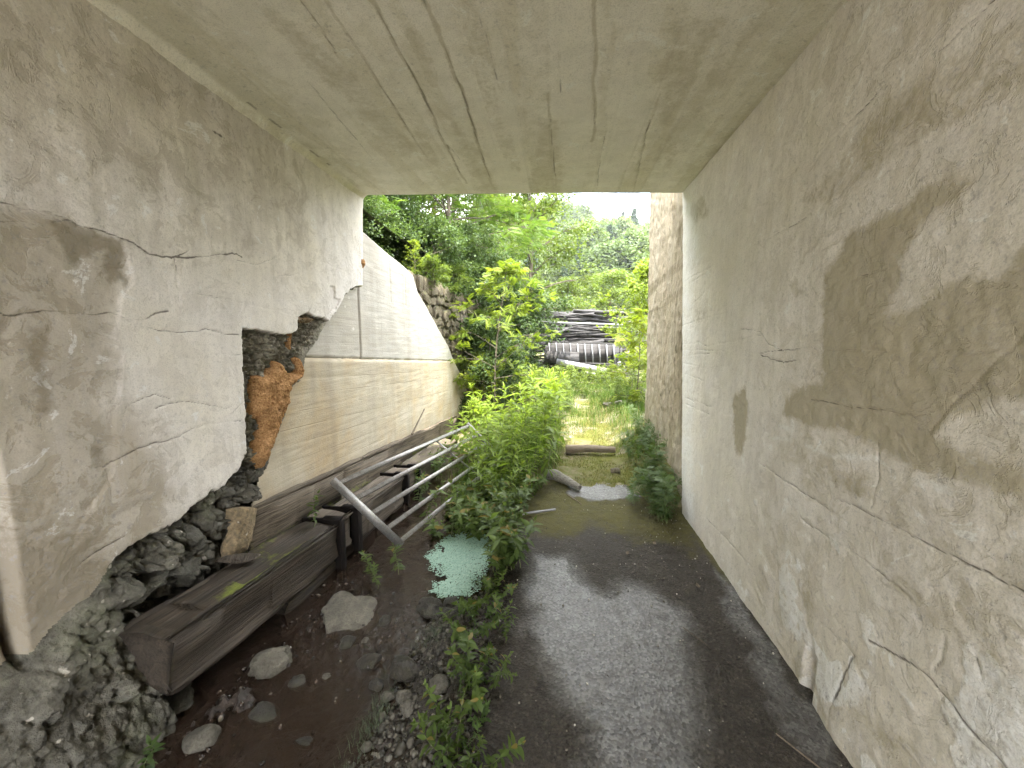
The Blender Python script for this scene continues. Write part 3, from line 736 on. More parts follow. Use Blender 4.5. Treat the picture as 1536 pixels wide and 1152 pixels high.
# ------------------------------------------------------------------ right wall
def right_wall():
    root = thing('stained_wall', 'damp-stained plastered underpass wall beside the wet path', 'wall', (RX, .5, 0))
    Y = axis((-2.6, .92, .15), (.92, 3.60, .0058)); Z = axis((-.12, 2.84, .0058))
    Zg, Yg = np.meshgrid(Z, Y, indexing='ij')
    ju = Yg + .018 * fbm(Yg, Zg, 9, 5, 1) ; jv = Zg + .018 * fbm(Yg, Zg, 9, 5, 5)
    damp = np.zeros(Yg.shape)
    for wgt, p in R_DAMP:
        a = sstep(.07, -.07, sdf(ju, jv, p)) * wgt * .92
        damp = np.maximum(damp, a)
    low = sstep(.75, .1, Zg)
    damp = np.maximum(damp, .42 * low * (fbm(Yg, Zg, 3, 5, 19) > .0) * sstep(3.3, 2.2, Yg))
    damp = np.maximum(damp, (.30 + .2 * fbm(Yg, Zg, 4, 5, 23)) * sstep(3.1, 1.6, Yg))
    dirt = .10 + .45 * sstep(2.8, 1.2, Yg) + .30 * low * sstep(3.2, 2.5, Yg)
    pale = np.zeros(Yg.shape)
    for p in R_PALE:
        pale = np.maximum(pale, np.exp(-(dline(ju, jv, p) / .020) ** 2) * (.42 + .5 * fbm(Yg, Zg, 5, 4, 52)))
    pale = np.maximum(pale, sstep(2.95, 3.45, Yg) * .62)  # paler towards the mouth: brightening by daylight put into the colour
    pale = np.maximum(pale, .55 * (fbm(Yg, Zg, 5, 4, 25) > .35) * sstep(1.1, .6, Zg) * sstep(2.8, 2.2, Yg))
    crack = crack_field(Yg, Zg, R_CRACK, .0040)
    hz = np.zeros(Yg.shape)                                   # shuttering joints in the lower half
    for zj, amp in ((1.405, .3), (1.02, .35), (.70, .4), (.43, .35)):
        hz = np.maximum(hz, amp * np.exp(-((jv - zj) / .004) ** 2) * (fbm(Yg, Zg, 2.5, 3, int(zj * 40)) > .0))
    f = .007 * fbm(Yg, Zg, 1.3, 3, 2) + .0026 * fbm(Yg, Zg, 9, 4, 4) + .0016 * fbm(Yg, Zg, 30, 3, 6) * (.4 + damp)
    f += -.005 * crack - .003 * hz + .003 * pale
    f += .03 * sstep(.5, 0, Zg) * sstep(1.75, 1.4, Yg)
    f -= .03 * sstep(.03, 0., np.abs(Yg - 1.62) - .02 * (Zg < .2)) * sstep(.28, .1, Zg)
    X = RX - f
    Yend = 3.42 + (Zg - .45) * .145
    Yp = Yg + (Yend - 3.60) * sstep(2.5, 3.60, Yg)
    mk = masks(dirt, damp, np.maximum(crack, hz), pale)
    V = np.stack([X, Yp, Zg], 2).reshape(-1, 3)
    F = grid_faces(*Yg.shape, flip=True)
    link('plaster', new_mesh('plaster', V, F, {'mask': mk}), M_PLASTER_R, root)
    link('light_block_core', box_mesh('core', RX + .12, RX + .7, -2.6, 3.38, -.5, 3.4), M_RUBBLE, root)  # wall body out of sight, put in so no light leaks through
    zz = Z[::4]; ye = 3.42 + (zz - .45) * .145 - .002
    ev = np.concatenate([np.stack([np.full(len(zz), x), ye, zz], 1) for x in (RX + .003, RX + .5)])
    i = np.arange(len(zz) - 1)
    link('end_face', new_mesh('end_face', ev, np.stack([i, i + len(zz), i + 1 + len(zz), i + 1], 1)), M_UPPER, root)
right_wall()

def right_wing():
    root = thing('weathered_wing_wall', 'weathered tan concrete wall end standing outside the underpass mouth', 'wall', (1.12, 4.4, 0))
    Y = axis((3.35, 5.36, .011)); Z = axis((-.2, 3.75, .013))
    Zg, Yg = np.meshgrid(Z, Y, indexing='ij')
    ridge = fbm(Yg * 3.2, Zg * .55, 4, 5, 8, .6)
    f = .016 * ridge + .008 * fbm(Yg, Zg, 14, 4, 12) - .012 * sstep(.5, .65, fbm(Yg * 2, Zg * .5, 5, 4, 20))
    X = 1.135 - f
    end = 5.14 + .18 * (Zg - .36) / 3.1 + .035 * fbm(Zg, Zg * 0, 1.6, 4, 3)
    Yp = 3.40 + (Yg - 3.35) / (Y[-1] - 3.35) * (end - 3.40)
    damp = np.zeros(Yg.shape)
    for p in RW_BANDS: damp = np.maximum(damp, sstep(.05, -.04, sdf(Yp + .03 * ridge, Zg, p)) * .9)  # diagonal darker bands across the face
    damp = np.maximum(damp, .5 * (ridge > .45))
    V = np.stack([X, Yp, Zg], 2)
    c1 = V[:, -1] + np.array([.03, .02, 0]); c2 = V[:, -1] + np.array([.45, .03, 0])
    V = np.concatenate([V, c1[:, None], c2[:, None]], 1)
    z0 = np.zeros(Yg.shape); mk = masks(.45 + .35 * fbm(Yg * 3, Zg * .6, 3, 4, 61), damp, sstep(.7, 1., ridge), z0).reshape(*Yg.shape, 4)
    mk = np.concatenate([mk, mk[:, -1:], mk[:, -1:]], 1).reshape(-1, 4)
    F = grid_faces(V.shape[0], V.shape[1], flip=True)
    m = mat_plaster('right_wing_face', (.42, .37, .285), (.30, .25, .175), (.18, .15, .10), 1.8, (.36, .31, .22))
    link('face', new_mesh('face', V.reshape(-1, 3), F, {'mask': mk}), m, root)
    link('light_block_core', box_mesh('core', 1.20, 1.6, 3.45, 5.05, -.3, 3.7), M_RUBBLE, root)  # unseen body behind the face, closes it against light
right_wing()

# ------------------------------------------------------------------ ceiling slab
def ceiling():
    root = thing('ceiling_slab', 'flat board-marked concrete ceiling slab of the underpass', 'ceiling', (0, 0, CZ))
    X = axis((-1.9, 1.25, .011)); Y = axis((-2.6, .9, .15), (.9, 3.60, .011))
    Yg, Xg = np.meshgrid(Y, X, indexing='ij')
    ye = 3.465 + (Xg + 1.77) * .1015
    Yp = Yg + (ye - 3.60) * sstep(1.5, 3.60, Yg)
    crack = np.zeros(Xg.shape)
    for wgt, ln in C_LINE:
        d = dline(Xg + .006 * fbm(Xg, Yp, 6, 3, 3), Yp, ln)
        crack = np.maximum(crack, np.exp(-(d / .0085) ** 2) * (.50 + .40 * wgt) * (.80 + .35 * fbm(Xg, Yp, 5, 3, 9)))
    soft = np.zeros(Xg.shape)
    for wgt, ln in C_LINE:
        soft = np.maximum(soft, wgt * .75 * np.exp(-(dline(Xg + .01 * fbm(Xg, Yp, 6, 3, 3), Yp, [(ln[0][0], ln[0][1] - .25)] + list(ln) + [(ln[-1][0], ln[-1][1] + .2)]) / .014) ** 2))
    bid = np.floor((Xg + 5) / .19)
    bl = np.abs(((Xg + 5) / .19) % 1 - .5)
    dirt = .12 + .28 * (fbm(Xg * 9, Yp * .7, 1, 4, 31) > .1) + .25 * fbm(bid * 3.7, Yp * .3, 1, 2, 12)
    damp = np.zeros(Xg.shape)
    for p in C_STAIN: damp = np.maximum(damp, .52 * sstep(.08, -.06, sdf(Xg + .04 * fbm(Xg * 3, Yp, 3, 3, 4), Yp, p)))
    damp = np.maximum(damp, .45 * sstep(.25, .6, fbm(Xg * 6, Yp * .8, 1.3, 5, 44)))
    damp = np.maximum(damp, soft)
    damp = np.maximum(damp, .5 * sstep(.16, .02, Yp - Yp * 0 + (ye - Yp)) * (fbm(Xg * 3, Yp, 6, 4, 17) > .0))
    f = .004 * fbm(Xg, Yp, 1.1, 3, 7) + .002 * fbm(bid * 5.1, Yp * .2, 1, 2, 8) - .004 * sstep(.47, .5, bl) - .006 * crack
    z = CZ - f
    r = .055; dx = Xg - LX                                     # cove where the slab meets the left wall
    q = np.clip(r - dx, 0, r)
    z -= (r - np.sqrt(np.maximum(r * r - q * q, 0)))
    corner = np.exp(-((Xg - RX + .01) / .006) ** 2) * (fbm(Yp, Yp * 0, 7, 4, 18) > .45) + np.exp(-((Xg - LX - .05) / .012) ** 2) * (fbm(Yp, Yp * 0, 6, 4, 28) > .55)
    crack = np.maximum(crack, corner * .8)
    V = np.stack([Xg, Yp, z], 2)
    lip = V[-1] + np.array([0, .006, .012]); up_ = V[-1] + np.array([0, .012, .65]); up_[:, 2] = 3.42
    V = np.concatenate([V, lip[None], up_[None]])
    mk = masks(dirt, damp, crack, np.zeros(Xg.shape)).reshape(*Xg.shape, 4)
    mk = np.concatenate([mk, mk[-1:], mk[-1:]]).reshape(-1, 4)
    F = grid_faces(V.shape[0], V.shape[1], flip=True)
    link('soffit', new_mesh('soffit', V.reshape(-1, 3), F, {'mask': mk}), M_CEIL, root)
    link('light_block_core', box_mesh('core', -2.5, 1.8, -2.6, 3.36, 2.95, 3.42), M_RUBBLE, root)  # unseen slab body above the soffit, added against light leaks
ceiling()

# ------------------------------------------------------------------ ground, banks, hill
def gfun(x, y):
    base = .30 * sstep(3.9, 8.5, y) + .05 * sstep(3.4, 4.4, y) - .03
    base = base + .24 * sstep(.70, 1.12, x) * sstep(3.35, 3.9, y) * sstep(9, 6, y)
    chan = sstep(-.30, -.75, x) * sstep(8.5, 6.5, y)
    base = base - chan * (.10 + .07 * np.clip(y - 2.5, 0, 4))
    return base + .02 * fbm(x, y, 1.2, 4, 3) * sstep(3.4, 4.5, y) + .010 * fbm(x, y, 9, 3, 9)

def ground():
    b = NB('ground_moss')
    x, y, z = b.xyz()
    n1 = b.noise(1.6, 6, .65); n2 = b.noise(14, 5, .65); n3 = b.noise(90, 4, .7)
    moss = b.mix(n3, (.060, .064, .014), (.165, .16, .042))
    soil = b.mix(n2, (.12, .095, .06), (.24, .20, .14))
    sand = b.mix(n3, (.20, .17, .12), (.32, .28, .20))
    col = b.mix(b.ramp(b.mix(.35, n1, n2), (.47, 0.), (.60, 1.)), moss, soil)
    cov = b.mul(b.ramp(n1, (.55, 0.), (.63, 1.)), b.ramp(y, (.0, 0.), (1., 1.)))
    col = b.mix(b.mul(b.ramp(b.noise(2.3, 5, .6), (.53, 0.), (.6, 1.)), .85), col, sand)
    col = b.mix(b.mul(b.ramp(n2, (.5, 0.), (.6, 1.)), .5), col, (.10, .13, .025))
    nrm = b.bump(b.add(n2, n3), .8, .02)
    m = b.done(b.bsdf(col, .95, nrm, .15))
    X = axis((-1.78, 1.3, .03), (1.3, 6, .25), (6, 40, 2.), (40, 420, 20)); Y = axis((3.42, 9, .03), (9, 16, .2), (16, 60, 2.), (60, 420, 20))
    Yg, Xg = np.meshgrid(Y, X, indexing='ij')
    Z = gfun(Xg, Yg)
    V = np.stack([Xg, Yg, Z], 2).reshape(-1, 3)
    struct(link('ground', new_mesh('ground', V, grid_faces(*Xg.shape)), m), 'mossy ground outside the underpass')
    # the land behind the camera and round about, lower than everything else
    X = axis((-420, 421, 20)); Y = axis((-420, 421, 20))
    Yg, Xg = np.meshgrid(Y, X, indexing='ij')
    struct(link('terrain', new_mesh('terrain', np.stack([Xg, Yg, np.where(Yg < -2, -.12, -.9)], 2).reshape(-1, 3), grid_faces(*Xg.shape)), mat_rubble('pale_bounce_ground', (.42, .41, .38), (.28, .27, .25))))  # unseen pale gravel, added to bounce light into the underpass
    b = NB('wood_floor')
    m2 = b.done(b.bsdf(b.mix(b.noise(3, 5, .6), (.035, .045, .016), (.075, .085, .03)), .95))
    # bank behind the wing wall, and the wooded slope rising to the left
    X = axis((-60, -10, 2.), (-10, -1.9, .15)); Y = axis((3.0, 16, .25), (16, 70, 2.))
    Yg, Xg = np.meshgrid(Y, X, indexing='ij')
    Z = np.interp(Yg, [3, 9.5, 11.5], [2.36, 2.2, .3]) + .55 * np.clip(-1.1 - Xg, 0, 100) + .06 * fbm(Xg, Yg, 1, 3, 5)
    Z = np.where(Xg > -1.93, Z - .25, Z)
    struct(link('bank', new_mesh('bank', np.stack([Xg, Yg, Z], 2).reshape(-1, 3), grid_faces(*Xg.shape)), m2))
    X = axis((-220, 260, 8)); Y = axis((40, 260, 6))
    Yg, Xg = np.meshgrid(Y, X, indexing='ij')
    struct(link('hill', new_mesh('hill', np.stack([Xg, Yg, hfun(Xg, Yg)], 2).reshape(-1, 3), grid_faces(*Xg.shape)), m2), 'wooded hill rising behind the timber heap')
    # earth over and beside the underpass
    a = Acc()
    for (x0, x1, z0, z1) in ((-14, -2.45, -.8, 3.5), (1.75, 14, -.8, 3.5), (-14, 14, 3.43, 3.75)):
        v = np.array([[x, y, z] for x in (x0, x1) for y in (-2.7, 3.2) for z in (z0, z1)], float)
        f = np.array([[0, 1, 3, 2], [4, 6, 7, 5], [0, 4, 5, 1], [2, 3, 7, 6], [0, 2, 6, 4], [1, 5, 7, 3]])
        a.add(v, f)
    struct(link('embankment', a.mesh('embankment', False), M_EARTH))

def hfun(x, y):
    d = np.hypot(x, y)
    az = x / np.maximum(y, 1)
    crest = np.interp(az, [-1, -.25, -.07, .19, .4, 1], [.36, .31, .280, .215, .18, .13])
    r = np.clip((d - 42) / 105., 0, 1)
    return .2 + crest * 147 * r ** 1.05 + 2.0 * fbm(x, y, .05, 3, 4)
ground()

# ------------------------------------------------------------------ path
def path():
    b = NB('wet_asphalt')
    wet, moss, blue, dry = b.rgb()
    n1 = b.noise(2.2, 5, .68); n2 = b.noise(13, 5, .7); n3 = b.noise(110, 3, .75); vo = b.n('ShaderNodeTexVoronoi'); b.put(vo.inputs['Vector'], b.tc); vo.inputs['Scale'].default_value = 85
    gr = vo.outputs['Color']; gd = vo.outputs['Distance']
    asphalt = b.mix(b.ramp(gr, (.1, 0.), (.9, 1.)), (.048, .047, .045), (.20, .196, .188))
    mud = b.mix(n2, (.016, .013, .010), (.066, .054, .042))
    mud = b.mix(b.mul(b.ramp(gr, (.66, 0.), (.9, 1.)), .5), mud, (.12, .105, .085))
    mud = b.mix(b.mul(b.ramp(n3, (.38, 1.), (.5, 0.)), .6), mud, (.012, .010, .008))
    wsh = sharp(b, wet, b.mix(.45, n1, n2), .75, .26)
    thin = b.ramp(b.mix(.35, n2, n3), (.36, 1.), (.62, .35))
    col = b.mix(b.mul(wsh, thin), mud, asphalt)
    msh = sharp(b, moss, b.mix(.5, n2, n1), .5, .16)
    mc = b.mix(n3, (.035, .034, .012), (.16, .145, .045))
    col = b.mix(b.mul(msh, .85), col, mc)
    rough = b.mix(wsh, b.mix(n2, (.38,) * 3, (.8,) * 3), b.mix(n2, (.24,) * 3, (.46,) * 3))
    rough = b.mix(msh, rough, (.9,) * 3)
    nrm = b.bump(b.mul(b.add(b.mul(n3, .7), b.add(b.mul(gd, .8), b.mul(n2, 1.2))), b.math('SUBTRACT', 1., b.mul(wsh, .80))), .8, .014)
    m = b.done(b.bsdf(col, rough, nrm, b.mix(wsh, (.22,) * 3, (.26,) * 3)))
    X = axis((-.46, 1.13, .011)); Y = axis((-2.6, .95, .15), (.95, 4.35, .011))
    Yg, Xg = np.meshgrid(Y, X, indexing='ij')
    ju = Xg + .05 * fbm(Xg, Yg, 6, 5, 2, .6); jv = Yg + .05 * fbm(Xg, Yg, 6, 5, 6, .6)
    wet = np.maximum(sstep(.16, -.15, sdf(ju, jv, P_WET)), .7 * sstep(.05, -.04, sdf(ju, jv, P_EDGEWET)))
    wet = np.maximum(wet, .95 * sstep(.05, -.04, sdf(ju, jv, P_BLUE)))
    moss = sstep(2.5, 3.0, Yg + .25 * fbm(Xg, Yg, 3, 4, 8)) * .62 * (1 - wet) + .35 * sstep(3.8, 4.2, Yg)
    moss = np.maximum(moss, .6 * sstep(.10, .0, RX - Xg) * sstep(2.0, 2.6, Yg))
    z = .004 * fbm(Xg, Yg, 2, 3, 3) + .0035 * fbm(Xg, Yg, 18, 4, 5) * (1 - .5 * wet) - .02 * sstep(-.25, -.46, Xg) + .006 * moss * fbm(Xg, Yg, 20, 3, 8)
    z -= .05 * sstep(-.40, -.46, Xg) + .03 * sstep(4.25, 4.36, Yg)
    mk = masks(wet, moss, wet * 0, wet * 0)
    struct(link('path', new_mesh('path', np.stack([Xg, Yg, z], 2).reshape(-1, 3), grid_faces(*Xg.shape), {'mask': mk}), m), 'wet asphalt path with mud and moss')
path()

# ------------------------------------------------------------------ stream bed and water
WZ = -.048
SHY = [0.6, 1.15, 1.35, 1.6, 1.8, 2.0, 2.15, 2.4, 2.7, 3.0, 3.6]
SHX = [-.78, -.72, -.70, -.66, -.66, -.62, -.46, -.40, -.42, -.50, -.55]
def shore(y): return np.interp(y, SHY, SHX)
def bedfun(x, y):
    t = shore(y) - x + .03 * fbm(x, y, 5, 4, 7)
    z = -.045 - .10 * sstep(-.06, .30, t) + .045 * sstep(.02, -.30, t)
    rif = np.exp(-(((x + 1.22) / .22) ** 2 + ((y - 1.95) / .42) ** 2)) + .9 * np.exp(-(((x + 1.33) / .14) ** 2 + ((y - 1.35) / .25) ** 2)) + .8 * np.exp(-(((x + 1.42) / .12) ** 2 + ((y - 1.12) / .2) ** 2))
    rif = rif + .7 * np.exp(-(((x + .86) / .12) ** 2 + ((y - 1.72) / .2) ** 2))
    z = z + .080 * rif + (.010 + .050 * rif) * fbm(x, y, 15, 5, 3, .65) + .012 * np.clip(fbm(x, y, 5, 4, 35), -.2, 1)
    z = z - .07 * sstep(-1.45, -1.6, x)
    return z - .06 * np.clip(y - 2.9, 0, 10)

def stream():
    b = NB('stream_mud')
    n1 = b.noise(3, 6, .65); n2 = b.noise(24, 5, .7); n3 = b.noise(110, 3, .7)
    x, y, z = b.xyz()
    col = b.mix(b.ramp(n1, (.35, 0.), (.65, 1.)), (.026, .018, .013), (.070, .049, .036))
    col = b.mix(b.mul(b.ramp(n2, (.42, 1.), (.6, 0.)), .55), col, (.012, .009, .007))
    col = b.mix(b.ramp(n3, (.68, 0.), (.76, .5)), col, (.16, .135, .10))
    m = b.done(b.bsdf(col, b.mix(n2, (.16,) * 3, (.5,) * 3), b.bump(b.add(n2, b.mul(n3, .6)), .7, .02), .5))
    X = axis((-2.06, -.28, .0095)); Y = axis((-2.6, .8, .2), (.8, 3.9, .0105))
    Yg, Xg = np.meshgrid(Y, X, indexing='ij')
    z = bedfun(Xg, Yg)
    struct(link('stream_bed', new_mesh('stream_bed', np.stack([Xg, Yg, z], 2).reshape(-1, 3), grid_faces(*Xg.shape)), m), 'muddy bed of the little stream')
    b = NB('brown_water')
    rp = b.noise(9, 3, .5, b.map((1, .7, 1)), dist=.5); rp2 = b.noise(34, 3, .6)
    fa = b.attr('flow').outputs['Fac']
    nrm = b.bump(b.add(b.mul(rp, .25), b.mul(b.mul(rp2, fa), 1.0)), .35, .03)
    g = b.n('ShaderNodeBsdfGlossy'); g.inputs['Roughness'].default_value = .03; b.put(g.inputs['Normal'], nrm)
    t = b.n('ShaderNodeBsdfTransparent'); t.inputs['Color'].default_value = (.62, .52, .44, 1)
    d = b.n('ShaderNodeBsdfDiffuse'); d.inputs['Color'].default_value = (.055, .038, .028, 1)
    m1 = b.n('ShaderNodeMixShader'); m1.inputs[0].default_value = .45
    b.nt.links.new(t.outputs[0], m1.inputs[1]); b.nt.links.new(d.outputs[0], m1.inputs[2])
    fr = b.n('ShaderNodeFresnel'); fr.inputs['IOR'].default_value = 1.33; b.put(fr.inputs['Normal'], nrm)
    mx = b.n('ShaderNodeMixShader'); b.nt.links.new(fr.outputs[0], mx.inputs[0]); b.nt.links.new(m1.outputs[0], mx.inputs[1]); b.nt.links.new(g.outputs[0], mx.inputs[2])
    m = b.done(mx.outputs[0])
    X = axis((-2.0, -.30, .02)); Y = axis((-2.6, .8, .2), (.8, 2.9, .02), (2.9, 7, .1))
    Yg, Xg = np.meshgrid(Y, X, indexing='ij')
    fl = np.exp(-(((Xg + 1.15) / .3) ** 2 + ((Yg - 1.9) / .5) ** 2)) + np.exp(-(((Xg + .85) / .14) ** 2 + ((Yg - 1.75) / .3) ** 2)) + .15
    z = WZ - .06 * np.clip(Yg - 2.9, 0, 10) + .003 * fl * fbm(Xg, Yg, 18, 3, 6)
    struct(link('water', new_mesh('water', np.stack([Xg, Yg, z], 2).reshape(-1, 3), grid_faces(*Xg.shape), {'flow': np.clip(fl, 0, 1).ravel()}), m), 'shallow brown water of the stream')
stream()

# ------------------------------------------------------------------ masonry wall beyond the concrete wing
def stone_wall():
    root = thing('stone_wall', 'rough rubble-stone retaining wall half overgrown behind the concrete wing', 'wall', (LX - .1, 7, 0))
    ty = np.array([p[0] for p in WING_TOP]); tz = np.array([p[1] for p in WING_TOP])
    Y = axis((4.2, 10.6, .06)); Z = axis((-.3, 2.36, .06))
    Zg, Yg = np.meshgrid(Z, Y, indexing='ij')
    X = LX - .16 + .02 * fbm(Yg, Zg, 4, 3, 3)
    link('mortar', new_mesh('mortar', np.stack([X, Yg, Zg], 2).reshape(-1, 3), grid_faces(*Yg.shape)), M_EARTH, root)
    r = np.random.RandomState(5)
    proto = []
    for k in range(6):
        P, F = ICO2
        P = np.sign(P) * np.abs(P) ** .5                      # blocky
        P, F = P * (1 + .24 * vn3(P * 1.5, k) + .12 * vn3(P * 4, k + 9))[:, None], F
        me = new_mesh('stone', P * np.array([.028, .56, .56]), F); me.materials.append(M_MASON); proto.append(me)
    z = -.1; n = 0
    while z < 2.3:
        h = r.uniform(.13, .24); y = 4.3 + r.uniform(0, .2)
        while y < 9.4:
            w_ = r.uniform(.18, .40)
            yc, zc = y + w_ / 2, z + h / 2
            edge = np.interp(yc, ty, tz, right=-.3)
            if zc > edge - .12 and zc < 2.32 and zc > float(gfun(np.array([-1.5]), np.array([yc]))[0]) - .1:
                o = link('stone', proto[r.randint(6)], None, root)
                o.matrix_parent_inverse = Matrix.Translation(-Vector(root.location))
                o.location = (LX - .150 + r.uniform(-.02, .03), yc, zc + r.uniform(-.035, .035))
                o.scale = (1, w_ * .97, h * .97); o.rotation_euler = (r.uniform(-.3, .3), r.uniform(-.1, .1), r.uniform(-.06, .06)); n += 1
            y += w_
        z += h
stone_wall()

# ------------------------------------------------------------------ timber edging of the stream
def beam_mesh(L, wd, ht, seed, mossf=None, nl=None, ring=48, rough=1., chamfer=.02):
    """beam along +Y from 0 to L, centred in x, top at z=0"""
    nl = nl or max(12, int(L / .012))
    y = np.linspace(0, L, nl)
    per = np.linspace(0, 1, ring, endpoint=False)
    a = per * 2 * np.pi
    c, s = np.cos(a), np.sin(a)
    p = .14
    cx = np.sign(c) * np.abs(c) ** p * wd / 2; cz = np.sign(s) * np.abs(s) ** p * ht / 2
    k = np.maximum(np.abs(cx) / (wd / 2), np.abs(cz) / (ht / 2)); cx /= k; cz /= k
    q = np.clip((np.abs(cx) / (wd / 2) + np.abs(cz) / (ht / 2)) - 1.82, 0, 1)
    cx *= 1 - q * .6; cz *= 1 - q * .6
    Yg, Pg = np.meshgrid(y, per * ring, indexing='ij')
    d = 2.3 * rough * (.0045 * fbm(Yg * 1.2, Pg * .55, 1, 4, seed) + .004 * fbm(Yg * .8, Pg * 2.5, 1.4, 3, seed + 4) - .009 * (fbm(Yg * 1.1, Pg * 1.9, 1, 3, seed + 9) > .5) + .006 * fbm(Yg, Pg * .2, 2.5, 3, seed + 2) - .010 * np.exp(-np.minimum(Yg, L - Yg) / .03) * (.6 + .8 * fbm(Pg * .5, Pg * 0, 1, 3, seed + 6)))
    nx, nz = cx / (wd / 2), cz / (ht / 2); nn = np.hypot(nx, nz); nx /= nn; nz /= nn
    V = np.stack([cx[None] + d * nx[None], Yg + .006 * rough * fbm(Pg * .3, Pg * 0, 1, 2, seed) * (Yg > L / 2), cz[None] - ht / 2 + d * nz[None]], 2)
    mv = np.zeros(Yg.shape) if mossf is None else mossf(V[..., 0], Yg, V[..., 2])
    i = np.arange(nl * ring).reshape(nl, ring); j = np.roll(i, -1, 1)
    F = np.stack([i[:-1].ravel(), j[:-1].ravel(), j[1:].ravel(), i[1:].ravel()], 1)
    Vf = V.reshape(-1, 3); n0 = len(Vf)
    caps = []
    extra = []; mvx = []
    for e, row in ((0, i[0]), (1, i[-1])):
        # an inner ring and a centre so that the end grain is not one flat fan
        cen = Vf[row].mean(0); inner = cen + (Vf[row] - cen) * .55; inner[:, 1] += (.006 if e == 0 else -.006)
        base = n0 + len(extra)
        extra += list(inner) + [cen + [0, .004 if e == 0 else -.004, 0]]
        idx = base + np.arange(ring); nxt = np.roll(idx, -1); rn = np.roll(row, -1)
        caps.append(np.stack([row, idx, nxt, rn], 1) if e else np.stack([row, rn, nxt, idx], 1))
        caps.append(('t', np.stack([idx, np.full(ring, base + ring), nxt], 1) if e else np.stack([idx, nxt, np.full(ring, base + ring)], 1)))
    Vf = np.concatenate([Vf, np.array(extra)])
    mvx = np.concatenate([mv.ravel(), np.zeros(len(extra))])
    quads = np.concatenate([F] + [c_ for c_ in caps if not isinstance(c_, tuple)])
    tris = np.concatenate([c_[1] for c_ in caps if isinstance(c_, tuple)])
    me = new_mesh('beam', Vf, [quads, tris], {'moss': mvx}, True)
    return me

TS = -.078                                                     # the edging falls by 7.8 cm per metre
ztop = lambda y: .372 + TS * (y - 1.2)
tilt = (math.atan(TS), 0, 0)
def mossA(x, y, z):
    return np.clip((z > -.012) * (np.exp(-((y - .36) / .17) ** 2 - ((x - .085) / .045) ** 2) * .85 + .47 * np.exp(-((y - .75) / .28) ** 2)), 0, 1)
s1 = tag(link('sleeper', beam_mesh(1.10, .27, .25, 3, mossA), M_SLEEPER, None, (-1.585, 1.19, ztop(1.19)), (tilt[0], 0, rad(-.6))), 'dark wet railway sleeper with green moss on top, nearest the camera', 'sleeper')
s2 = tag(link('sleeper', beam_mesh(.165, .25, .24, 13), M_SLEEPER2, None, (-1.58, 2.325, ztop(2.325) + .01), tilt), 'short sleeper block between the two black posts before the gate', 'sleeper')
s3 = tag(link('sleeper', beam_mesh(.86, .25, .27, 23), M_SLEEPER2, None, (-1.575, 2.57, ztop(2.57) + .0), tilt), 'grey weathered sleeper lying under the near half of the gate', 'sleeper')
s4 = tag(link('sleeper', beam_mesh(.25, .25, .25, 33), M_SLEEPER2, None, (-1.575, 3.475, ztop(3.475) + .01), tilt), 'short sleeper block between the black posts behind the gate bars', 'sleeper')
s5 = tag(link('sleeper', beam_mesh(1.7, .25, .26, 43, lambda x, y, z: .35 * (z > -.02)), M_SLEEPER2, None, (-1.575, 3.80, ztop(3.80)), tilt), 'sleeper running out under the far end of the gate', 'sleeper')
for k, y in enumerate((1.85, 2.95)):                             # lower course hidden under the upper one
    tag(link('sleeper', beam_mesh(1.05, .23, .2, 53 + k), M_SLEEPER, None, (-1.60, y, ztop(y) - .265), tilt), ('dark sleeper of the lower course in the shadow under the mossy one', 'dark sleeper of the lower course under the gate')[k], 'sleeper')
# long board standing on edge behind the sleepers, at the foot of the wing wall
bm_ = beam_mesh(4.6, .05, .30, 63, lambda x, y, z: .45 * (z < -.22) + .2 * (y > 2.5), nl=260, ring=40)
tag(link('edging_board', bm_, M_PLANKWALL, None, (LX - .012, 1.935, .678 - .0775 * 1.935 + .0), (math.atan(-.0775), 0, 0)), 'long brown board on edge at the foot of the pale wing wall', 'board')
def post(y, label):
    root = thing('steel_post', label, 'post', (-1.45, y, -.3), group=None)
    t = ztop(y)
    for nm, (x0, x1, y0, y1, z0, z1) in (('web', (-1.71, -1.437, y - .010, y + .013, -.35, t + .012)), ('front_flange', (-1.437, -1.424, y - .022, y + .024, -.35, t + .004)),
                                        ('top_plate', (-1.56, -1.437, y - .024, y + .026, t + .013, t + .024))):
        link(nm, box_mesh(nm, x0, x1, y0, y1, z0, z1), M_BLACKSTEEL, root)
post(2.308, 'black steel post gripping the end of the mossy sleeper')
post(2.532, 'black steel post just before the corner of the gate')
post(3.452, 'black steel post seen through the middle of the gate bars')
post(3.765, 'black steel post farthest along the sleepers behind the gate')

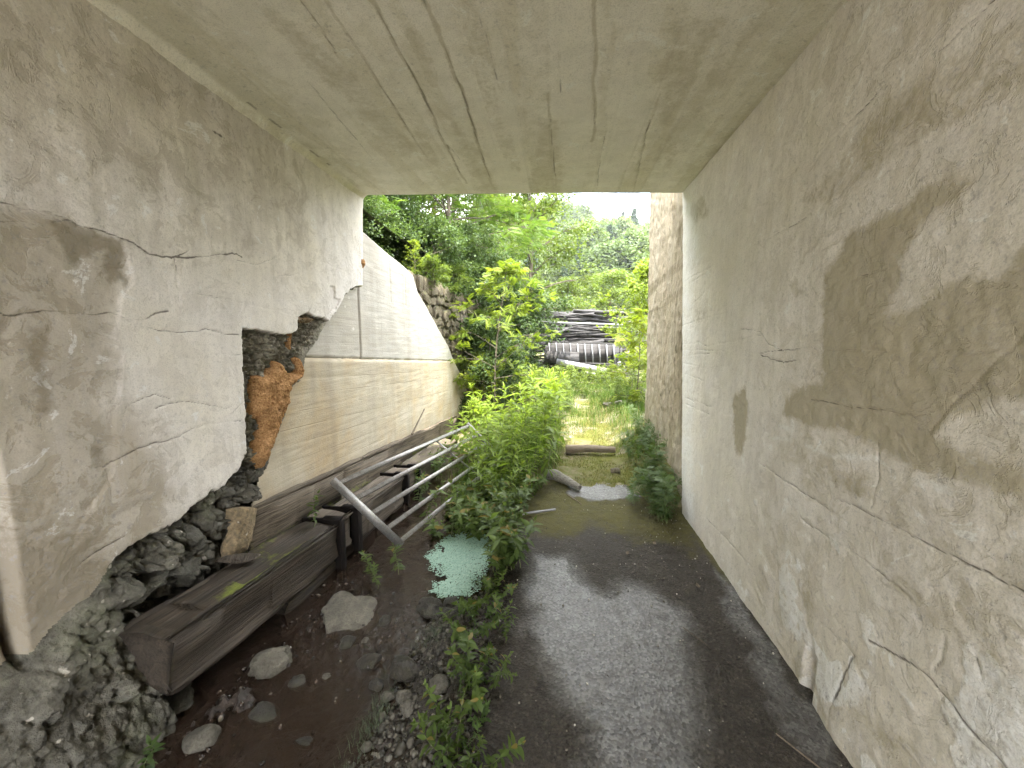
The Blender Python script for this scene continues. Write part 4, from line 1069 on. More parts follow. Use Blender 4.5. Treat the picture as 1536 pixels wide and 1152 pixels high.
# tan broken slab and small wedge leaning at the near end of the board
def slab_from_outline(name, poly, x, thick, mat, label, cat):
    us = np.array(poly)
    c = us.mean(0)
    rings = []
    n = 48
    per = np.concatenate([us, us[:1]]); seg = np.r_[0, np.cumsum(np.linalg.norm(np.diff(per, axis=0), axis=1))]
    t = np.linspace(0, seg[-1], n, endpoint=False)
    o = np.stack([np.interp(t, seg, per[:, 0]), np.interp(t, seg, per[:, 1])], 1)
    o += .004 * np.stack([fbm(t, t * 0, 30, 3, 4), fbm(t, t * 0 + 9, 30, 3, 5)], 1)
    for sc_, xo in ((1., -thick), (1.0, 0), (.90, .010), (.6, .016), (.3, .018)):
        p = c + (o - c) * sc_
        rings.append(np.stack([x + xo + .006 * fbm(p[:, 0], p[:, 1], 18, 3, 6), p[:, 0], p[:, 1]], 1))
    V = np.concatenate(rings + [np.array([[x + .018, c[0], c[1]]])])
    i = np.arange(5 * n).reshape(5, n); j = np.roll(i, -1, 1)
    F = np.stack([i[:-1].ravel(), i[1:].ravel(), j[1:].ravel(), j[:-1].ravel()], 1)
    T = np.stack([i[-1], np.full(n, 5 * n), j[-1]], 1)
    return tag(link(name, new_mesh(name, V, [F, T]), mat), label, cat)
slab_from_outline('slab', WEDGE, LX + .02, .05, mat_rubble('tan_slab', (.36, .27, .16), (.20, .145, .08)), 'tan broken slab upright between the rubble stones and the board', 'slab')
a = Acc(); a.add(*[x for x in stone_arrays(77, (.10, .05, .012), ICO3, .9, .1)])
tag(link('wood_chip', a.mesh('wood_chip'), M_SLEEPER, None, (-1.66, 1.72, ztop(1.72) + .025), (0, .1, .5)), 'dark flat chip of wood lying on the mossy sleeper', 'chip')

# ------------------------------------------------------------------ the galvanised gate thrown against the edging
def gate():
    A = Vector((-1.55, 2.44, .505)); B = Vector((-1.115, 2.50, .045)); D = Vector((.178, 1, -.038)).normalized(); Lg = 2.3
    root = thing('metal_gate', 'galvanised metal gate of five square bars leaning over the sleepers', 'gate', tuple(B))
    nrm = (B - A).cross(D).normalized()
    side = (B - A).normalized()
    def bar(name, p, q, wd, th):
        p, q = Vector(p), Vector(q)
        ax = (q - p); L_ = ax.length; ax.normalize()
        up = (nrm - ax * nrm.dot(ax)).normalized(); sd = up.cross(ax)
        e = .003
        prof = [(-wd / 2 + e, -th / 2), (wd / 2 - e, -th / 2), (wd / 2, -th / 2 + e), (wd / 2, th / 2 - e), (wd / 2 - e, th / 2), (-wd / 2 + e, th / 2), (-wd / 2, th / 2 - e), (-wd / 2, -th / 2 + e)]
        V = [tuple(p + ax * t + sd * u + up * v) for t in (0, L_) for u, v in prof]
        F = np.array([[k, (k + 1) % 8, 8 + (k + 1) % 8, 8 + k] for k in range(8)])
        C_ = np.array([list(range(7, -1, -1)), list(range(8, 16))])
        link(name, new_mesh(name, np.array(V), [F, C_], smooth=False), M_GALV, root)
    bar('end_bar', A - side * .020, B + side * .020, .040, .044)
    for t in (.03, .285, .53, .775, .985):
        s = A + (B - A) * t + D * .0215
        bar('bar', s, s + D * Lg, .034, .024)
    bar('end_bar', A + D * (Lg + .045) - side * .018, B + D * (Lg + .045) + side * .018, .042, .042)
    bar('cross_bar', A + D * 1.50 - nrm * .026 + side * .02, B + D * 1.62 - nrm * .026, .022, .014)
gate()

# ------------------------------------------------------------------ stones in the stream, one by one
def stone(px, py, size, seed, label, mat, group=None, lift=.35, ang=.5, rot=0, z=None, name='stone'):
    P, F = stone_arrays(seed, size, ICO4 if max(size) > .07 else ICO3, ang, .17)
    z = (float(bedfun(np.array([px]), np.array([py]))[0]) if z is None else z) + size[2] * lift
    o = link(name, new_mesh(name, P, F), mat, None, (px, py, z), (0, 0, rot))
    return tag(o, label, 'stone', group)
stone(-1.33, 1.53, (.110, .080, .060), 201, 'big pale angular stone lying beside the mossy sleeper', M_CREAMSTONE, lift=.25, ang=1.2, rot=.5, z=-.06)
stone(-1.17, 1.88, (.16, .20, .07), 202, 'broad flat pale rock in mid-stream with a little plant behind', M_CREAMSTONE, lift=-.15, ang=.8, rot=.4, z=-.05)
stone(-1.16, 1.46, (.042, .034, .03), 203, 'small dark wet stone alone in the muddy water', M_WETSTONE, lift=.4, z=-.07)
stone(-1.06, 1.70, (.045, .06, .022), 204, 'flat grey wedge of stone below the broad pale rock', M_WETSTONE, lift=.5, ang=.8, z=-.06)
stone(-.88, 1.60, (.060, .042, .034), 205, 'rounded brown stone with wet rim at the riffle', M_WETSTONE, lift=.4, rot=.3, z=-.06)
stone(-.70, 1.56, (.078, .052, .042), 206, 'largest dark cobble on the gravel edge', M_WETSTONE, lift=.7, ang=.3, rot=-.3, z=-.055)
stone(-.79, 1.475, (.034, .030, .026), 207, 'dark round pebble below the largest cobble, in the water', M_WETSTONE, lift=.5, ang=.2, z=-.055)
stone(-.715, 1.43, (.030, .026, .022), 208, 'pale oval pebble just below the largest cobble', M_PALESTONE, lift=.6, ang=.2)
stone(-.635, 1.42, (.036, .03, .026), 209, 'pale rounded pebble on the gravel, right below the cobble', M_PALESTONE, lift=.6, ang=.2)
stone(-.60, 1.36, (.030, .032, .024), 210, 'lower pale pebble of the pair on the gravel', M_PALESTONE, lift=.6, ang=.2)
stone(-.72, 2.03, (.075, .038, .026), 211, 'long dark stone at the tip of the duckweed', M_WETSTONE, lift=.6, ang=.6, rot=-.2, z=-.06)
stone(-.71, 1.96, (.080, .05, .036), 212, 'grey-green stone just below the duckweed tip', M_WETSTONE, lift=.6, ang=.6, rot=-.35, z=-.06)
stone(-.58, 1.93, (.055, .045, .04), 213, 'dark block of stone under the leaves by the duckweed', M_WETSTONE, lift=.5, ang=.6)
stone(-.60, 2.04, (.05, .04, .03), 214, 'stone half hidden by duckweed beside the plants', M_WETSTONE, lift=.6, ang=.5, z=-.06)
stone(-.94, 1.86, (.038, .046, .024), 215, 'small dark stone in the current beside the broad rock', M_WETSTONE, lift=.4, ang=.7, z=-.06)
stone(-1.36, 1.18, (.07, .055, .045), 216, 'whitish rock at the water edge near the bottom of the picture', M_PALESTONE, lift=.35, ang=.8, z=-.06)
stone(-1.20, 1.31, (.07, .05, .03), 217, 'dark rock breaking the muddy water near the whitish rock', M_WETSTONE, lift=.35, ang=.8, z=-.07)
stone(-1.045, 1.50, (.024, .018, .014), 218, 'tiny pale stone between the riffle and the lone dark stone', M_PALESTONE, lift=.5, z=-.06)
stone(-.96, 1.22, (.05, .022, .014), 219, 'thin flat stone in the shallow water at the bottom', M_WETSTONE, lift=.4, z=-.062)
stone(-.98, 1.72, (.03, .028, .018), 220, 'little yellowish stone in the shallows under the wedge', M_PALESTONE, lift=.4, z=-.065)
stone(-.50, 1.47, (.05, .045, .03), 221, 'pale stone among gravel and leaves by the path', M_PALESTONE, lift=.5, ang=.5)
stone(-.46, 1.20, (.026, .02, .014), 222, 'small white stone in the gravel at the bottom edge', M_PALESTONE, lift=.5)
stone(-1.62, 1.32, (.10, .10, .07), 223, 'dark stone in the hollow under the mossy sleeper', M_DARKSTONE, lift=.2, z=-.08)

def gravel():
    r = np.random.RandomState(11)
    n = 9000
    x = r.uniform(-.84, -.26, n); y = r.uniform(.55, 2.25, n)
    s = shore(y)
    ok = (x > s - .05 + .06 * fbm(x, y, 6, 3, 2)) & (r.rand(n) < sstep(-.24, -.36, x) * .9 + .1)
    x, y = x[ok][:4400], y[ok][:4400]; n = len(x)
    sz = .0045 + .0095 * r.rand(n) ** 2.2 + .012 * (r.rand(n) < .04)
    z = bedfun(x, y) + sz * .25
    T, F = ICO1
    T = T * (1 + .15 * vn3(T * 2, 3))[:, None]
    V, FF = scatter(T, F, rotm(r, n), np.stack([x, y, z], 1), sz[:, None] * r.uniform(.6, 1.15, (n, 3)))
    b = NB('gravel_pebbles')
    c = b.attr('rnd').outputs['Fac']
    m = b.done(b.bsdf(b.mix(b.noise(80, 3), b.ramp(c, (0, (.022, .020, .015)), (.45, (.075, .066, .050)), (.8, (.14, .125, .098)), (1., (.32, .30, .25))), (.035, .032, .022)), .6, None, .4))
    me = new_mesh('gravel', V, FF, {'rnd': np.repeat(r.rand(n), len(T))})
    stuff(link('gravel', me, m), 'fine gravel between the stream and the path', 'gravel')
gravel()

def wet_debris():
    """dark wet pebbles, bark bits and leaf scraps that break the water in the riffles"""
    r = np.random.RandomState(17)
    n = 2400
    x = r.uniform(-1.48, -.62, n); y = r.uniform(1.02, 2.6, n)
    zb = bedfun(x, y)
    d = np.exp(-(((x + 1.25) / .20) ** 2 + ((y - 1.95) / .45) ** 2)) + .8 * np.exp(-(((x + 1.36) / .13) ** 2 + ((y - 1.3) / .3) ** 2)) + .5 * np.exp(-(((x + .85) / .12) ** 2 + ((y - 1.7) / .3) ** 2)) + .03
    k = r.rand(n) < d * .8
    x, y, zb = x[k], y[k], zb[k]; n = len(x)
    sz = .0045 + .011 * r.rand(n) ** 2.5
    T, F = ICO1
    V, FF = scatter(T * (1 + .2 * vn3(T * 2, 3))[:, None], F, rotm(r, n), np.stack([x, y, np.maximum(zb, WZ - .006) + sz * .15], 1), sz[:, None] * r.uniform(.35, 1.3, (n, 3)))
    b = NB('wet_debris')
    m = b.done(b.bsdf(b.ramp(b.attr('rnd').outputs['Fac'], (0, (.012, .009, .007)), (.55, (.050, .034, .024)), (.85, (.12, .085, .06)), (1., (.26, .23, .19))), .16, None, .6))
    stuff(link('debris', new_mesh('debris', V, FF, {'rnd': np.repeat(r.rand(n), len(T))}), m), 'wet pebbles and bark scraps in the riffles of the stream', 'debris')
wet_debris()

def grit():
    """loose bits of gravel and leaf litter lying on the path"""
    r = np.random.RandomState(15)
    n = 1500
    x = r.uniform(-.3, 1.05, n); y = r.uniform(1.0, 4.2, n)
    keep = (r.rand(n) < .25 + .75 * np.exp(-((x - .85) / .22) ** 2 - ((y - 2.9) / .5) ** 2))
    x, y = x[keep], y[keep]; n = len(x)
    sz = .0025 + .0045 * r.rand(n) ** 2
    T, F = ICO1
    V, FF = scatter(T, F, rotm(r, n), np.stack([x, y, sz * .4 + .002], 1), sz[:, None] * r.uniform(.5, 1.2, (n, 3)))
    b = NB('grit')
    m = b.done(b.bsdf(b.ramp(b.attr('rnd').outputs['Fac'], (0, (.05, .045, .035)), (.6, (.16, .14, .11)), (1., (.5, .47, .4))), .8))
    stuff(link('litter', new_mesh('litter', V, FF, {'rnd': np.repeat(r.rand(n), len(T))}), m), 'grit and litter scattered on the path', 'litter')
grit()

def duckweed():
    r = np.random.RandomState(21)
    n = 46000
    x = r.uniform(-.98, -.36, n); y = r.uniform(2.0, 3.2, n)
    d = sdf(x + .03 * fbm(x, y, 12, 4, 3), y + .03 * fbm(x, y, 12, 4, 8), DUCK)
    ok = (d < .0) & (r.rand(n) < sstep(.0, .12, -d) + .10) & (fbm(x, y, 11, 4, 13, .65) < .18 + 1.1 * np.clip(-d * 6, 0, 1)); x, y = x[ok], y[ok]; n = len(x)
    a_ = np.linspace(0, 2 * np.pi, 6, endpoint=False)
    T = np.stack([np.cos(a_), np.sin(a_) * .8, .06 * np.cos(2 * a_)], 1)
    F = np.array([[0, 1, 2, 3], [0, 3, 4, 5]])
    th = r.uniform(0, 2 * np.pi, n); tx, ty_ = r.randn(n) * .08, r.randn(n) * .08
    M = np.zeros((n, 3, 3)); M[:, 0, 0] = np.cos(th); M[:, 0, 1] = -np.sin(th); M[:, 1, 0] = np.sin(th); M[:, 1, 1] = np.cos(th); M[:, 2, 0] = tx; M[:, 2, 1] = ty_; M[:, 2, 2] = 1
    z = WZ + .004 + .007 * r.rand(n) + .004 * fbm(x, y, 20, 3, 4)
    V, FF = scatter(T, F, M, np.stack([x, y, z], 1), .0032 + .0036 * r.rand(n))
    stuff(link('duckweed', new_mesh('duckweed', V, FF, {'rnd': np.repeat(r.rand(n), 6)}, False), M_DUCK), 'mint green duckweed floating on the still water', 'duckweed')
duckweed()

# ------------------------------------------------------------------ fallen wood on the path
def log(name, pts, rads, mat, label, cat, seed, sides=20, knob=.12):
    p = np.array(pts, float); t = np.linspace(0, 1, len(p)); tt = np.linspace(0, 1, 40)
    q = np.stack([np.interp(tt, t, p[:, k]) for k in range(3)], 1); rr = np.interp(tt, t, rads)
    q[0] = q[1] + (q[0] - q[1]) * .2; q[-1] = q[-2] + (q[-1] - q[-2]) * .2
    rr[0] *= .75; rr[-1] *= .75
    V, F = tube_arrays(q, rr, sides)
    c = np.repeat(q, sides, 0)
    V = c + (V - c) * (1 + knob * vn3(V * 14, seed) + .06 * vn3(V * 45, seed + 2))[:, None]
    n = len(V)
    V = np.concatenate([V, q[:1], q[-1:]])
    i = np.arange(sides); j = (i + 1) % sides
    T = np.concatenate([np.stack([j, i, np.full(sides, n)], 1), np.stack([n - sides + i, n - sides + j, np.full(sides, n + 1)], 1)])
    loc = q.mean(0)
    return tag(link(name, new_mesh(name, V - loc, [F, T], {'moss': np.zeros(len(V))}), mat, None, tuple(loc)), label, cat)
g0 = lambda x, y: float(gfun(np.array([x]), np.array([y]))[0])
log('log', [(.10, 4.86, .10), (.35, 4.88, .115), (.75, 4.86, .115)], [.055, .05, .036], M_LOG, 'thick brown log lying across the mossy path', 'log', 3)
log('branch', [(-.12, 4.02, .06), (-.02, 3.98, .075), (.10, 3.88, .055), (.24, 3.73, .035)], [.05, .055, .045, .025], mat_wood('grey_wood', (.16, .145, .12), (.34, .32, .28), (.2, .18, .15), .0, .9, 1., 0), 'grey barkless branch stump where the tall weeds end', 'branch', 5)
log('stick', [(-.30, 3.10, .03), (.0, 3.23, .03)], [.012, .010], M_WHITEBOARD, 'short pale split stick on the path by the weeds', 'stick', 7, 4, .05)
log('stick', [(.10, 3.62, .01), (.20, 3.45, .015), (.23, 3.40, .01)], [.006, .005, .004], M_LOG, 'thin twig on the path below the grey branch', 'stick', 8, 6)
log('twig', [(.66, 1.95, .008), (.78, 1.78, .012), (.84, 1.70, .008)], [.003, .003, .002], M_SLEEPER, 'dark thin twig on the wet path beside the stained wall', 'twig', 9, 6)
log('twig', [(.84, 1.42, .008), (.93, 1.30, .012), (.98, 1.24, .008)], [.003, .003, .002], M_LOG, 'pale straw on the wet path at the foot of the stained wall', 'twig', 10, 6)
log('stick', [(-1.74, 4.35, .36), (-1.70, 4.72, .62)], [.012, .007], M_LOG, 'pale stick leaning behind the gate against the wing wall', 'stick', 12, 6)
log('clod', [(.60, 4.28, .035), (.70, 4.26, .045)], [.035, .03], M_EARTH, 'dark clod of earth on the moss in front of the log', 'clod', 14, 12, .4)
for k, (x, y, lab) in enumerate([(.86, 2.30, 'curled dry leaf on the mud beside the wall'), (.50, 2.62, 'small pale leaf on the dark mud of the path'), (.72, 2.78, 'dry leaf lying among the white grit')]):
    r = np.random.RandomState(k); u = np.linspace(-1, 1, 7)
    Ug, Vg = np.meshgrid(u, u, indexing='ij')
    wdt = np.sqrt(np.clip(1 - Ug ** 2, 0, 1))
    P = np.stack([Ug * .022, Vg * wdt * .011, .004 + .006 * Vg ** 2 + .004 * Ug ** 2], 2).reshape(-1, 3)
    tag(link('fallen_leaf', new_mesh('fallen_leaf', P, grid_faces(7, 7)), M_LOG, None, (x, y, .006), (0, 0, r.uniform(0, 3))), lab, 'leaf')

# ------------------------------------------------------------------ heap of old timber outside
def timber_heap():
    r = np.random.RandomState(31)
    f = np.array([[0, 1, 3, 2], [4, 6, 7, 5], [0, 4, 5, 1], [2, 3, 7, 6], [0, 2, 6, 4], [1, 5, 7, 3]])
    protos = []
    for k in range(9):
        L_, w_, t_ = r.uniform(1.3, 2.8), r.uniform(.035, .12), r.uniform(.02, .05)
        xs = np.linspace(-L_ / 2, L_ / 2, 7)
        V = []
        for x in xs:
            bow = .03 * math.sin(x * 1.3 + k)
            V += [(x, -w_ / 2, -t_ / 2 + bow), (x, w_ / 2, -t_ / 2 + bow), (x, w_ / 2, t_ / 2 + bow), (x, -w_ / 2, t_ / 2 + bow)]
        F = []
        for i in range(6):
            for j in range(4): F.append([i * 4 + j, i * 4 + (j + 1) % 4, i * 4 + 4 + (j + 1) % 4, i * 4 + 4 + j])
        F += [[3, 2, 1, 0], [24, 25, 26, 27]]
        me = new_mesh('plank', np.array(V), np.array(F), smooth=False); me.materials.append(M_TIMBER); protos.append(me)
    lab = 'weathered grey plank in the heap of old timber'
    for lay in range(17):
        z = .22 + lay * .125
        n = 11 if lay < 14 else 7
        for k in range(n):
            o = link('plank', protos[r.randint(9)])
            hw = .55 * (1 - lay / 24)
            o.location = (.70 + r.uniform(-.7, .75), 11.35 + r.uniform(-hw, hw) , z + r.uniform(-.04, .05))
            o.rotation_euler = (r.uniform(-.7, .7), r.uniform(-.13, .13) + (r.uniform(-.32, .1) if 7 < lay < 13 and k < 4 else 0), r.uniform(-.28, .28))
            tag(o, lab, 'plank', 'planks of the timber heap')
    # steep wooden stair lying on its side against the heap
    A = Vector((-.33, 10.55, 1.05)); W_ = 1.98
    root = thing('stair_ladder', 'broken wooden stair with ten treads lying sideways against the timber heap', 'stair', (.6, 10.5, .9))
    def bx(nm, x0, x1, y0, y1, z0, z1, sk=0):
        v = np.array([[x + (sk * (z - z0)), y, z - .035 * (x + .33)] for x in (x0, x1) for y in (y0, y1) for z in (z0, z1)], float)
        return link(nm, new_mesh(nm, v, f, smooth=False), M_TIMBER if nm != 'tread' else M_STAIR, root)
    bx('stringer', -.30, 1.62, 10.46, 10.52, 1.43, 1.47)
    bx('stringer', .50, 1.62, 10.44, 10.50, .89, .93)
    bx('back_board', -.36, 1.62, 10.66, 10.69, .90, 1.44)
    bx('side_board', -.38, .55, 10.42, 10.44, .90, 1.20)
    for k in range(10):
        x = -.22 + k * .19
        bx('tread', x, x + .022, 10.44, 10.66, .925, 1.43, -.10)
    bx('upright', 1.62, 1.67, 10.44, 10.52, .86, 1.36, 0)
    def board(x0, z0, x1, z1, y, w_, t_, label, mat):
        c = Vector(((x0 + x1) / 2, y, (z0 + z1) / 2)); d = Vector((x1 - x0, 0, z1 - z0)); L_ = d.length
        v = np.array([[x, yy, z] for x in (-L_ / 2, L_ / 2) for yy in (-t_ / 2, t_ / 2) for z in (-w_ / 2, w_ / 2)], float)
        o = link('board', new_mesh('board', v, f, smooth=False), mat, None, tuple(c), (0, -math.atan2(d.z, d.x), 0))
        return tag(o, label, 'board')
    board(-.05, .93, 1.26, .68, 10.30, .15, .035, 'white painted board slanting below the broken stair', M_WHITEBOARD)
    board(.7, .66, 1.55, .50, 10.18, .05, .04, 'thin pale batten at the foot of the timber heap', M_WHITEBOARD)
    board(-.45, 1.98, 1.70, 1.90, 10.72, .04, .05, 'long bright batten across the upper timber heap', M_WHITEBOARD)
    board(-.62, 1.45, .25, 1.80, 10.60, .07, .04, 'grey plank slanting up to the right across the heap', M_TIMBER)
    board(-.5, .56, -.02, .30, 10.1, .05, .04, 'thin batten sloping into the weeds at the heap foot', M_TIMBER)
    board(1.55, .95, 1.72, .62, 10.1, .12, .03, 'short pale board upright at the end of the stair', M_WHITEBOARD)
_b = NB('stair_tread')
M_STAIR = _b.done(_b.bsdf(_b.mix(_b.noise(6, 5, .65), (.20, .20, .215), (.36, .36, .38)), .8))
timber_heap()
stone(1.62, 7.6, (.16, .16, .16), 240, 'grey boulder half sunk in weeds near the tan wall end', M_PALESTONE, lift=.6, ang=.7, z=.35)
stone(1.10, 6.6, (.14, .1, .05), 241, 'flat whitish stone on the grass beyond the log', M_PALESTONE, lift=.5, ang=.7, z=g0(1.1, 6.6))
stone(.92, 7.0, (.10, .08, .04), 242, 'small whitish stone farther out on the grass', M_PALESTONE, lift=.5, ang=.7, z=g0(.92, 7.0))

# ------------------------------------------------------------------ plants
M_BALSAM = mat_leaf('balsam_leaf', (.090, .155, .020), (.25, .34, .050), .52, .45)
M_HERB = mat_leaf('herb_leaf', (.050, .090, .022), (.145, .205, .050), .42, .5, (.22, .18, .05))
M_DARKHERB = mat_leaf('dark_herb_leaf', (.050, .092, .028), (.115, .175, .055), .4, .5)
M_GRASS = mat_leaf('grass_blade', (.060, .115, .020), (.14, .22, .04), .42, .6, (.22, .21, .07))
M_GREYGRASS = mat_leaf('grey_grass', (.10, .13, .085), (.20, .24, .17), .3, .7)
M_MOSS = mat_leaf('moss_tuft', (.075, .085, .016), (.20, .20, .045), .3, .8, (.22, .17, .07))
M_SAPLING = mat_leaf('sapling_leaf', (.105, .165, .022), (.235, .29, .045), .5, .5)
M_FEATHER = mat_leaf('feathery_leaf', (.065, .125, .026), (.16, .24, .055), .45, .55)
M_DARKLEAF = mat_leaf('dark_broad_leaf', (.050, .090, .030), (.115, .165, .065), .38, .45)
M_MIDLEAF = mat_leaf('mid_leaf', (.075, .125, .024), (.19, .245, .055), .45, .5)
M_BRIGHT = mat_leaf('bright_leaf', (.13, .20, .026), (.27, .33, .05), .5, .5)
M_LIME = mat_leaf('lime_leaf', (.13, .19, .022), (.28, .32, .045), .5, .5)
M_FAR = [mat_leaf('far_leaf_pale', (.085, .13, .045), (.16, .21, .07), .35, .6), mat_leaf('far_leaf_mid', (.060, .10, .036), (.12, .165, .055), .35, .6), mat_leaf('far_leaf_conifer', (.030, .058, .032), (.060, .098, .05), .25, .6)]
_b = NB('bark')
M_BARK = _b.done(_b.bsdf(_b.mix(_b.noise(1, 5, .65, _b.map((20, 20, 4))), (.06, .05, .038), (.17, .145, .11)), .9))
_b = NB('green_stem')
M_STEM = _b.done(_b.bsdf(_b.mix(_b.noise(8, 3), (.10, .15, .05), (.22, .22, .09)), .6))

def leaf_template(wd=.28, droop=.25, fold=.25, n=3):
    """unit-length lanceolate leaf along +Y, folded along the midrib"""
    ts = np.linspace(0, 1, n + 2)[1:-1]
    V = [(0, 0, 0)]
    prof = lambda t: math.sin(math.pi * min(1, t * .92 + .04) ** .8) * wd / 2
    for t in ts:
        z = -droop * t * t
        h = prof(t)
        V += [(-h, t, z + fold * h), (0, t, z), (h, t, z + fold * h)]
    V.append((0, 1, -droop))
    T = []
    T += [[0, 2, 1], [0, 3, 2]]
    for k in range(n - 1):
        a = 1 + 3 * k; b_ = a + 3
        T += [[a, a + 1, b_ + 1], [a, b_ + 1, b_], [a + 1, a + 2, b_ + 2], [a + 1, b_ + 2, b_ + 1]]
    e = 1 + 3 * (n - 1); tip = len(V) - 1
    T += [[e, e + 1, tip], [e + 1, e + 2, tip]]
    return np.array(V), np.array(T)[:, ::-1]
LEAF_LONG = leaf_template(.20, .36, .3, 3)
LEAF_BROAD = leaf_template(.58, .22, .25, 3)
LEAF_MED = leaf_template(.42, .28, .3, 3)
LEAF_TINY = (np.array([(0, 0, 0), (-.30, .45, .06), (.30, .45, .06), (0, 1, -.12)]), np.array([[0, 2, 1], [1, 2, 3]]))
def spray_template(n=9, wd=.2, length=1., lw=.3):
    """feather-like compound leaf along +Y"""
    Ts, Fs = [], []
    for k in range(n):
        t = .12 + .88 * k / n
        for s in (-1, 1):
            ln = wd * (1 - .45 * abs(t - .45) * 1.4)
            ang = rad(62)
            ax = np.array([s * math.sin(ang), math.cos(ang), -.18]); sd = np.array([-ax[1] * s, ax[0] * s, 0]) * s
            o = np.array([0, t, -.22 * t * t])
            p = [o, o + ax * ln * .5 + sd * ln * lw / 2, o + ax * ln, o + ax * ln * .5 - sd * ln * lw / 2]
            b0 = len(Ts); Ts += p; Fs.append([b0, b0 + 1, b0 + 2, b0 + 3])
    return np.array(Ts), np.array(Fs)
SPRAY = spray_template(9, .30, lw=.34)
SPRAY_BIG = spray_template(6, .42, lw=.42)

def rdir(r, n):
    d = r.randn(n, 3); return d / np.linalg.norm(d, axis=1)[:, None]

def stem_plant(seed, H, nwh, per, leaf, size, stem_r=.005, lean=.15, topheavy=1., tmpl=LEAF_LONG, angle=(20, 60)):
    """one upright herb: stem tube and whorls of leaves; returns (stem mesh, foliage mesh)"""
    r = np.random.RandomState(seed)
    n = 9; t = np.linspace(0, 1, n)
    ldx, ldy = r.randn(2) * lean * H
    pts = np.stack([ldx * t ** 1.6 + .012 * np.sin(t * 7 + seed), ldy * t ** 1.6, H * t], 1)
    V, F = tube_arrays(pts, stem_r * (1 - .7 * t), 6)
    st = new_mesh('stem', V, F)
    O, D, S, R = [], [], [], []
    for k in range(nwh):
        tt = 1 - (1 - (k + .5) / nwh) ** topheavy * .82 if topheavy != 1 else .18 + .82 * (k + .5) / nwh
        p = np.array([np.interp(tt, t, pts[:, j]) for j in range(3)])
        a0 = r.uniform(0, 6.28) + k * 1.2
        for q in range(per):
            a = a0 + q * 2 * np.pi / per + r.randn() * .2
            el = rad(r.uniform(*angle)) if tt < .93 else rad(r.uniform(45, 80))
            if tt < .5: el -= rad(25)
            O.append(p); D.append([math.cos(a) * math.cos(el), math.sin(a) * math.cos(el), math.sin(el)])
            S.append(size * r.uniform(.65, 1.15) * (1 - .35 * abs(tt - .7)) * (.55 if tt > .95 else 1)); R.append(np.clip(.25 + .6 * tt + r.randn() * .13, 0, 1))
    O, D, S, R = map(np.array, (O, D, S, R))
    U = np.tile([0., 0, 1], (len(O), 1)) + .25 * r.randn(len(O), 3)
    V, F = scatter(tmpl[0], tmpl[1], frames(D, U), O, S)
    lf = new_mesh('leaves', V, F, {'rnd': np.repeat(R, len(tmpl[0]))})
    return st, lf

def plant_kind(name, variants, leafmat):
    out = []
    for st, lf in variants:
        st.materials.append(M_STEM); lf.materials.append(leafmat)
        out.append((st, lf))
    return out
def put_plant(kind, name, label, cat, loc, rz, s, group=None, tiltv=(0, 0)):
    root = thing(name, label, cat, loc, (tiltv[0], tiltv[1], rz), group)
    root.scale = (s, s, s)
    for nm, me in zip(('stem', 'foliage'), kind):
        o = bpy.data.objects.new(nm, me); COL.objects.link(o); o.parent = root
    return root

BALSAM = plant_kind('balsam', [stem_plant(300 + k, .90 * (.8 + .05 * k), 8, 4, None, .21, .0055, .16, 1.7, LEAF_LONG, (-5, 42)) for k in range(7)], M_BALSAM)
HERB = plant_kind('herb', [stem_plant(320 + k, .26, 9, 3, None, .068, .0026, .35, 1., LEAF_MED, (0, 50)) for k in range(6)], M_HERB)
LOWHERB = plant_kind('low_herb', [stem_plant(340 + k, .13, 7, 3, None, .042, .0016, .5, 1., LEAF_MED, (-10, 45)) for k in range(6)], M_DARKHERB)
FERNY = plant_kind('ferny', [stem_plant(360 + k, .50, 13, 3, None, .11, .0024, .32, 1., SPRAY, (0, 45)) for k in range(5)], M_DARKHERB)
WEED = plant_kind('weed', [stem_plant(380 + k, .50, 13, 4, None, .10, .004, .12, 1., LEAF_LONG, (20, 60)) for k in range(5)], M_MIDLEAF)

def zat(x, y):
    if y < 3.55 and x > -.40: return -.005
    if y < 3.6: return float(bedfun(np.array([x]), np.array([y]))[0]) - .005
    return g0(x, y) - .01
r = np.random.RandomState(41)
# the tall clump between the gate and the path
spots = []
tries = 0
while len(spots) < 88 and tries < 5000:
    tries += 1
    y = r.uniform(3.3, 6.4); 
    x0, x1 = np.interp(y, [3.3, 3.7, 4.3, 5.0, 6.4], [-.74, -.88, -1.15, -1.3, -1.4]), np.interp(y, [3.3, 3.7, 4.3, 5.0, 6.4], [-.40, -.16, .0, .10, .0])
    x = r.uniform(x0, x1)
    if all((x - a) ** 2 + (y - b_) ** 2 > .10 ** 2 for a, b_ in spots): spots.append((x, y))
for x, y in spots:
    hgt = np.interp(y, [3.3, 3.8, 4.4, 5.5, 6.4], [.52, .80, 1.0, 1.0, .9]) * r.uniform(.68, 1.15)
    put_plant(BALSAM[r.randint(7)], 'balsam_plant', 'tall leafy green weed in the dense clump between gate and path', 'weed', (x, y, min(zat(x, y), .0)), r.uniform(0, 6.3), hgt, 'tall weeds of the clump', (r.randn() * .06, r.randn() * .06))
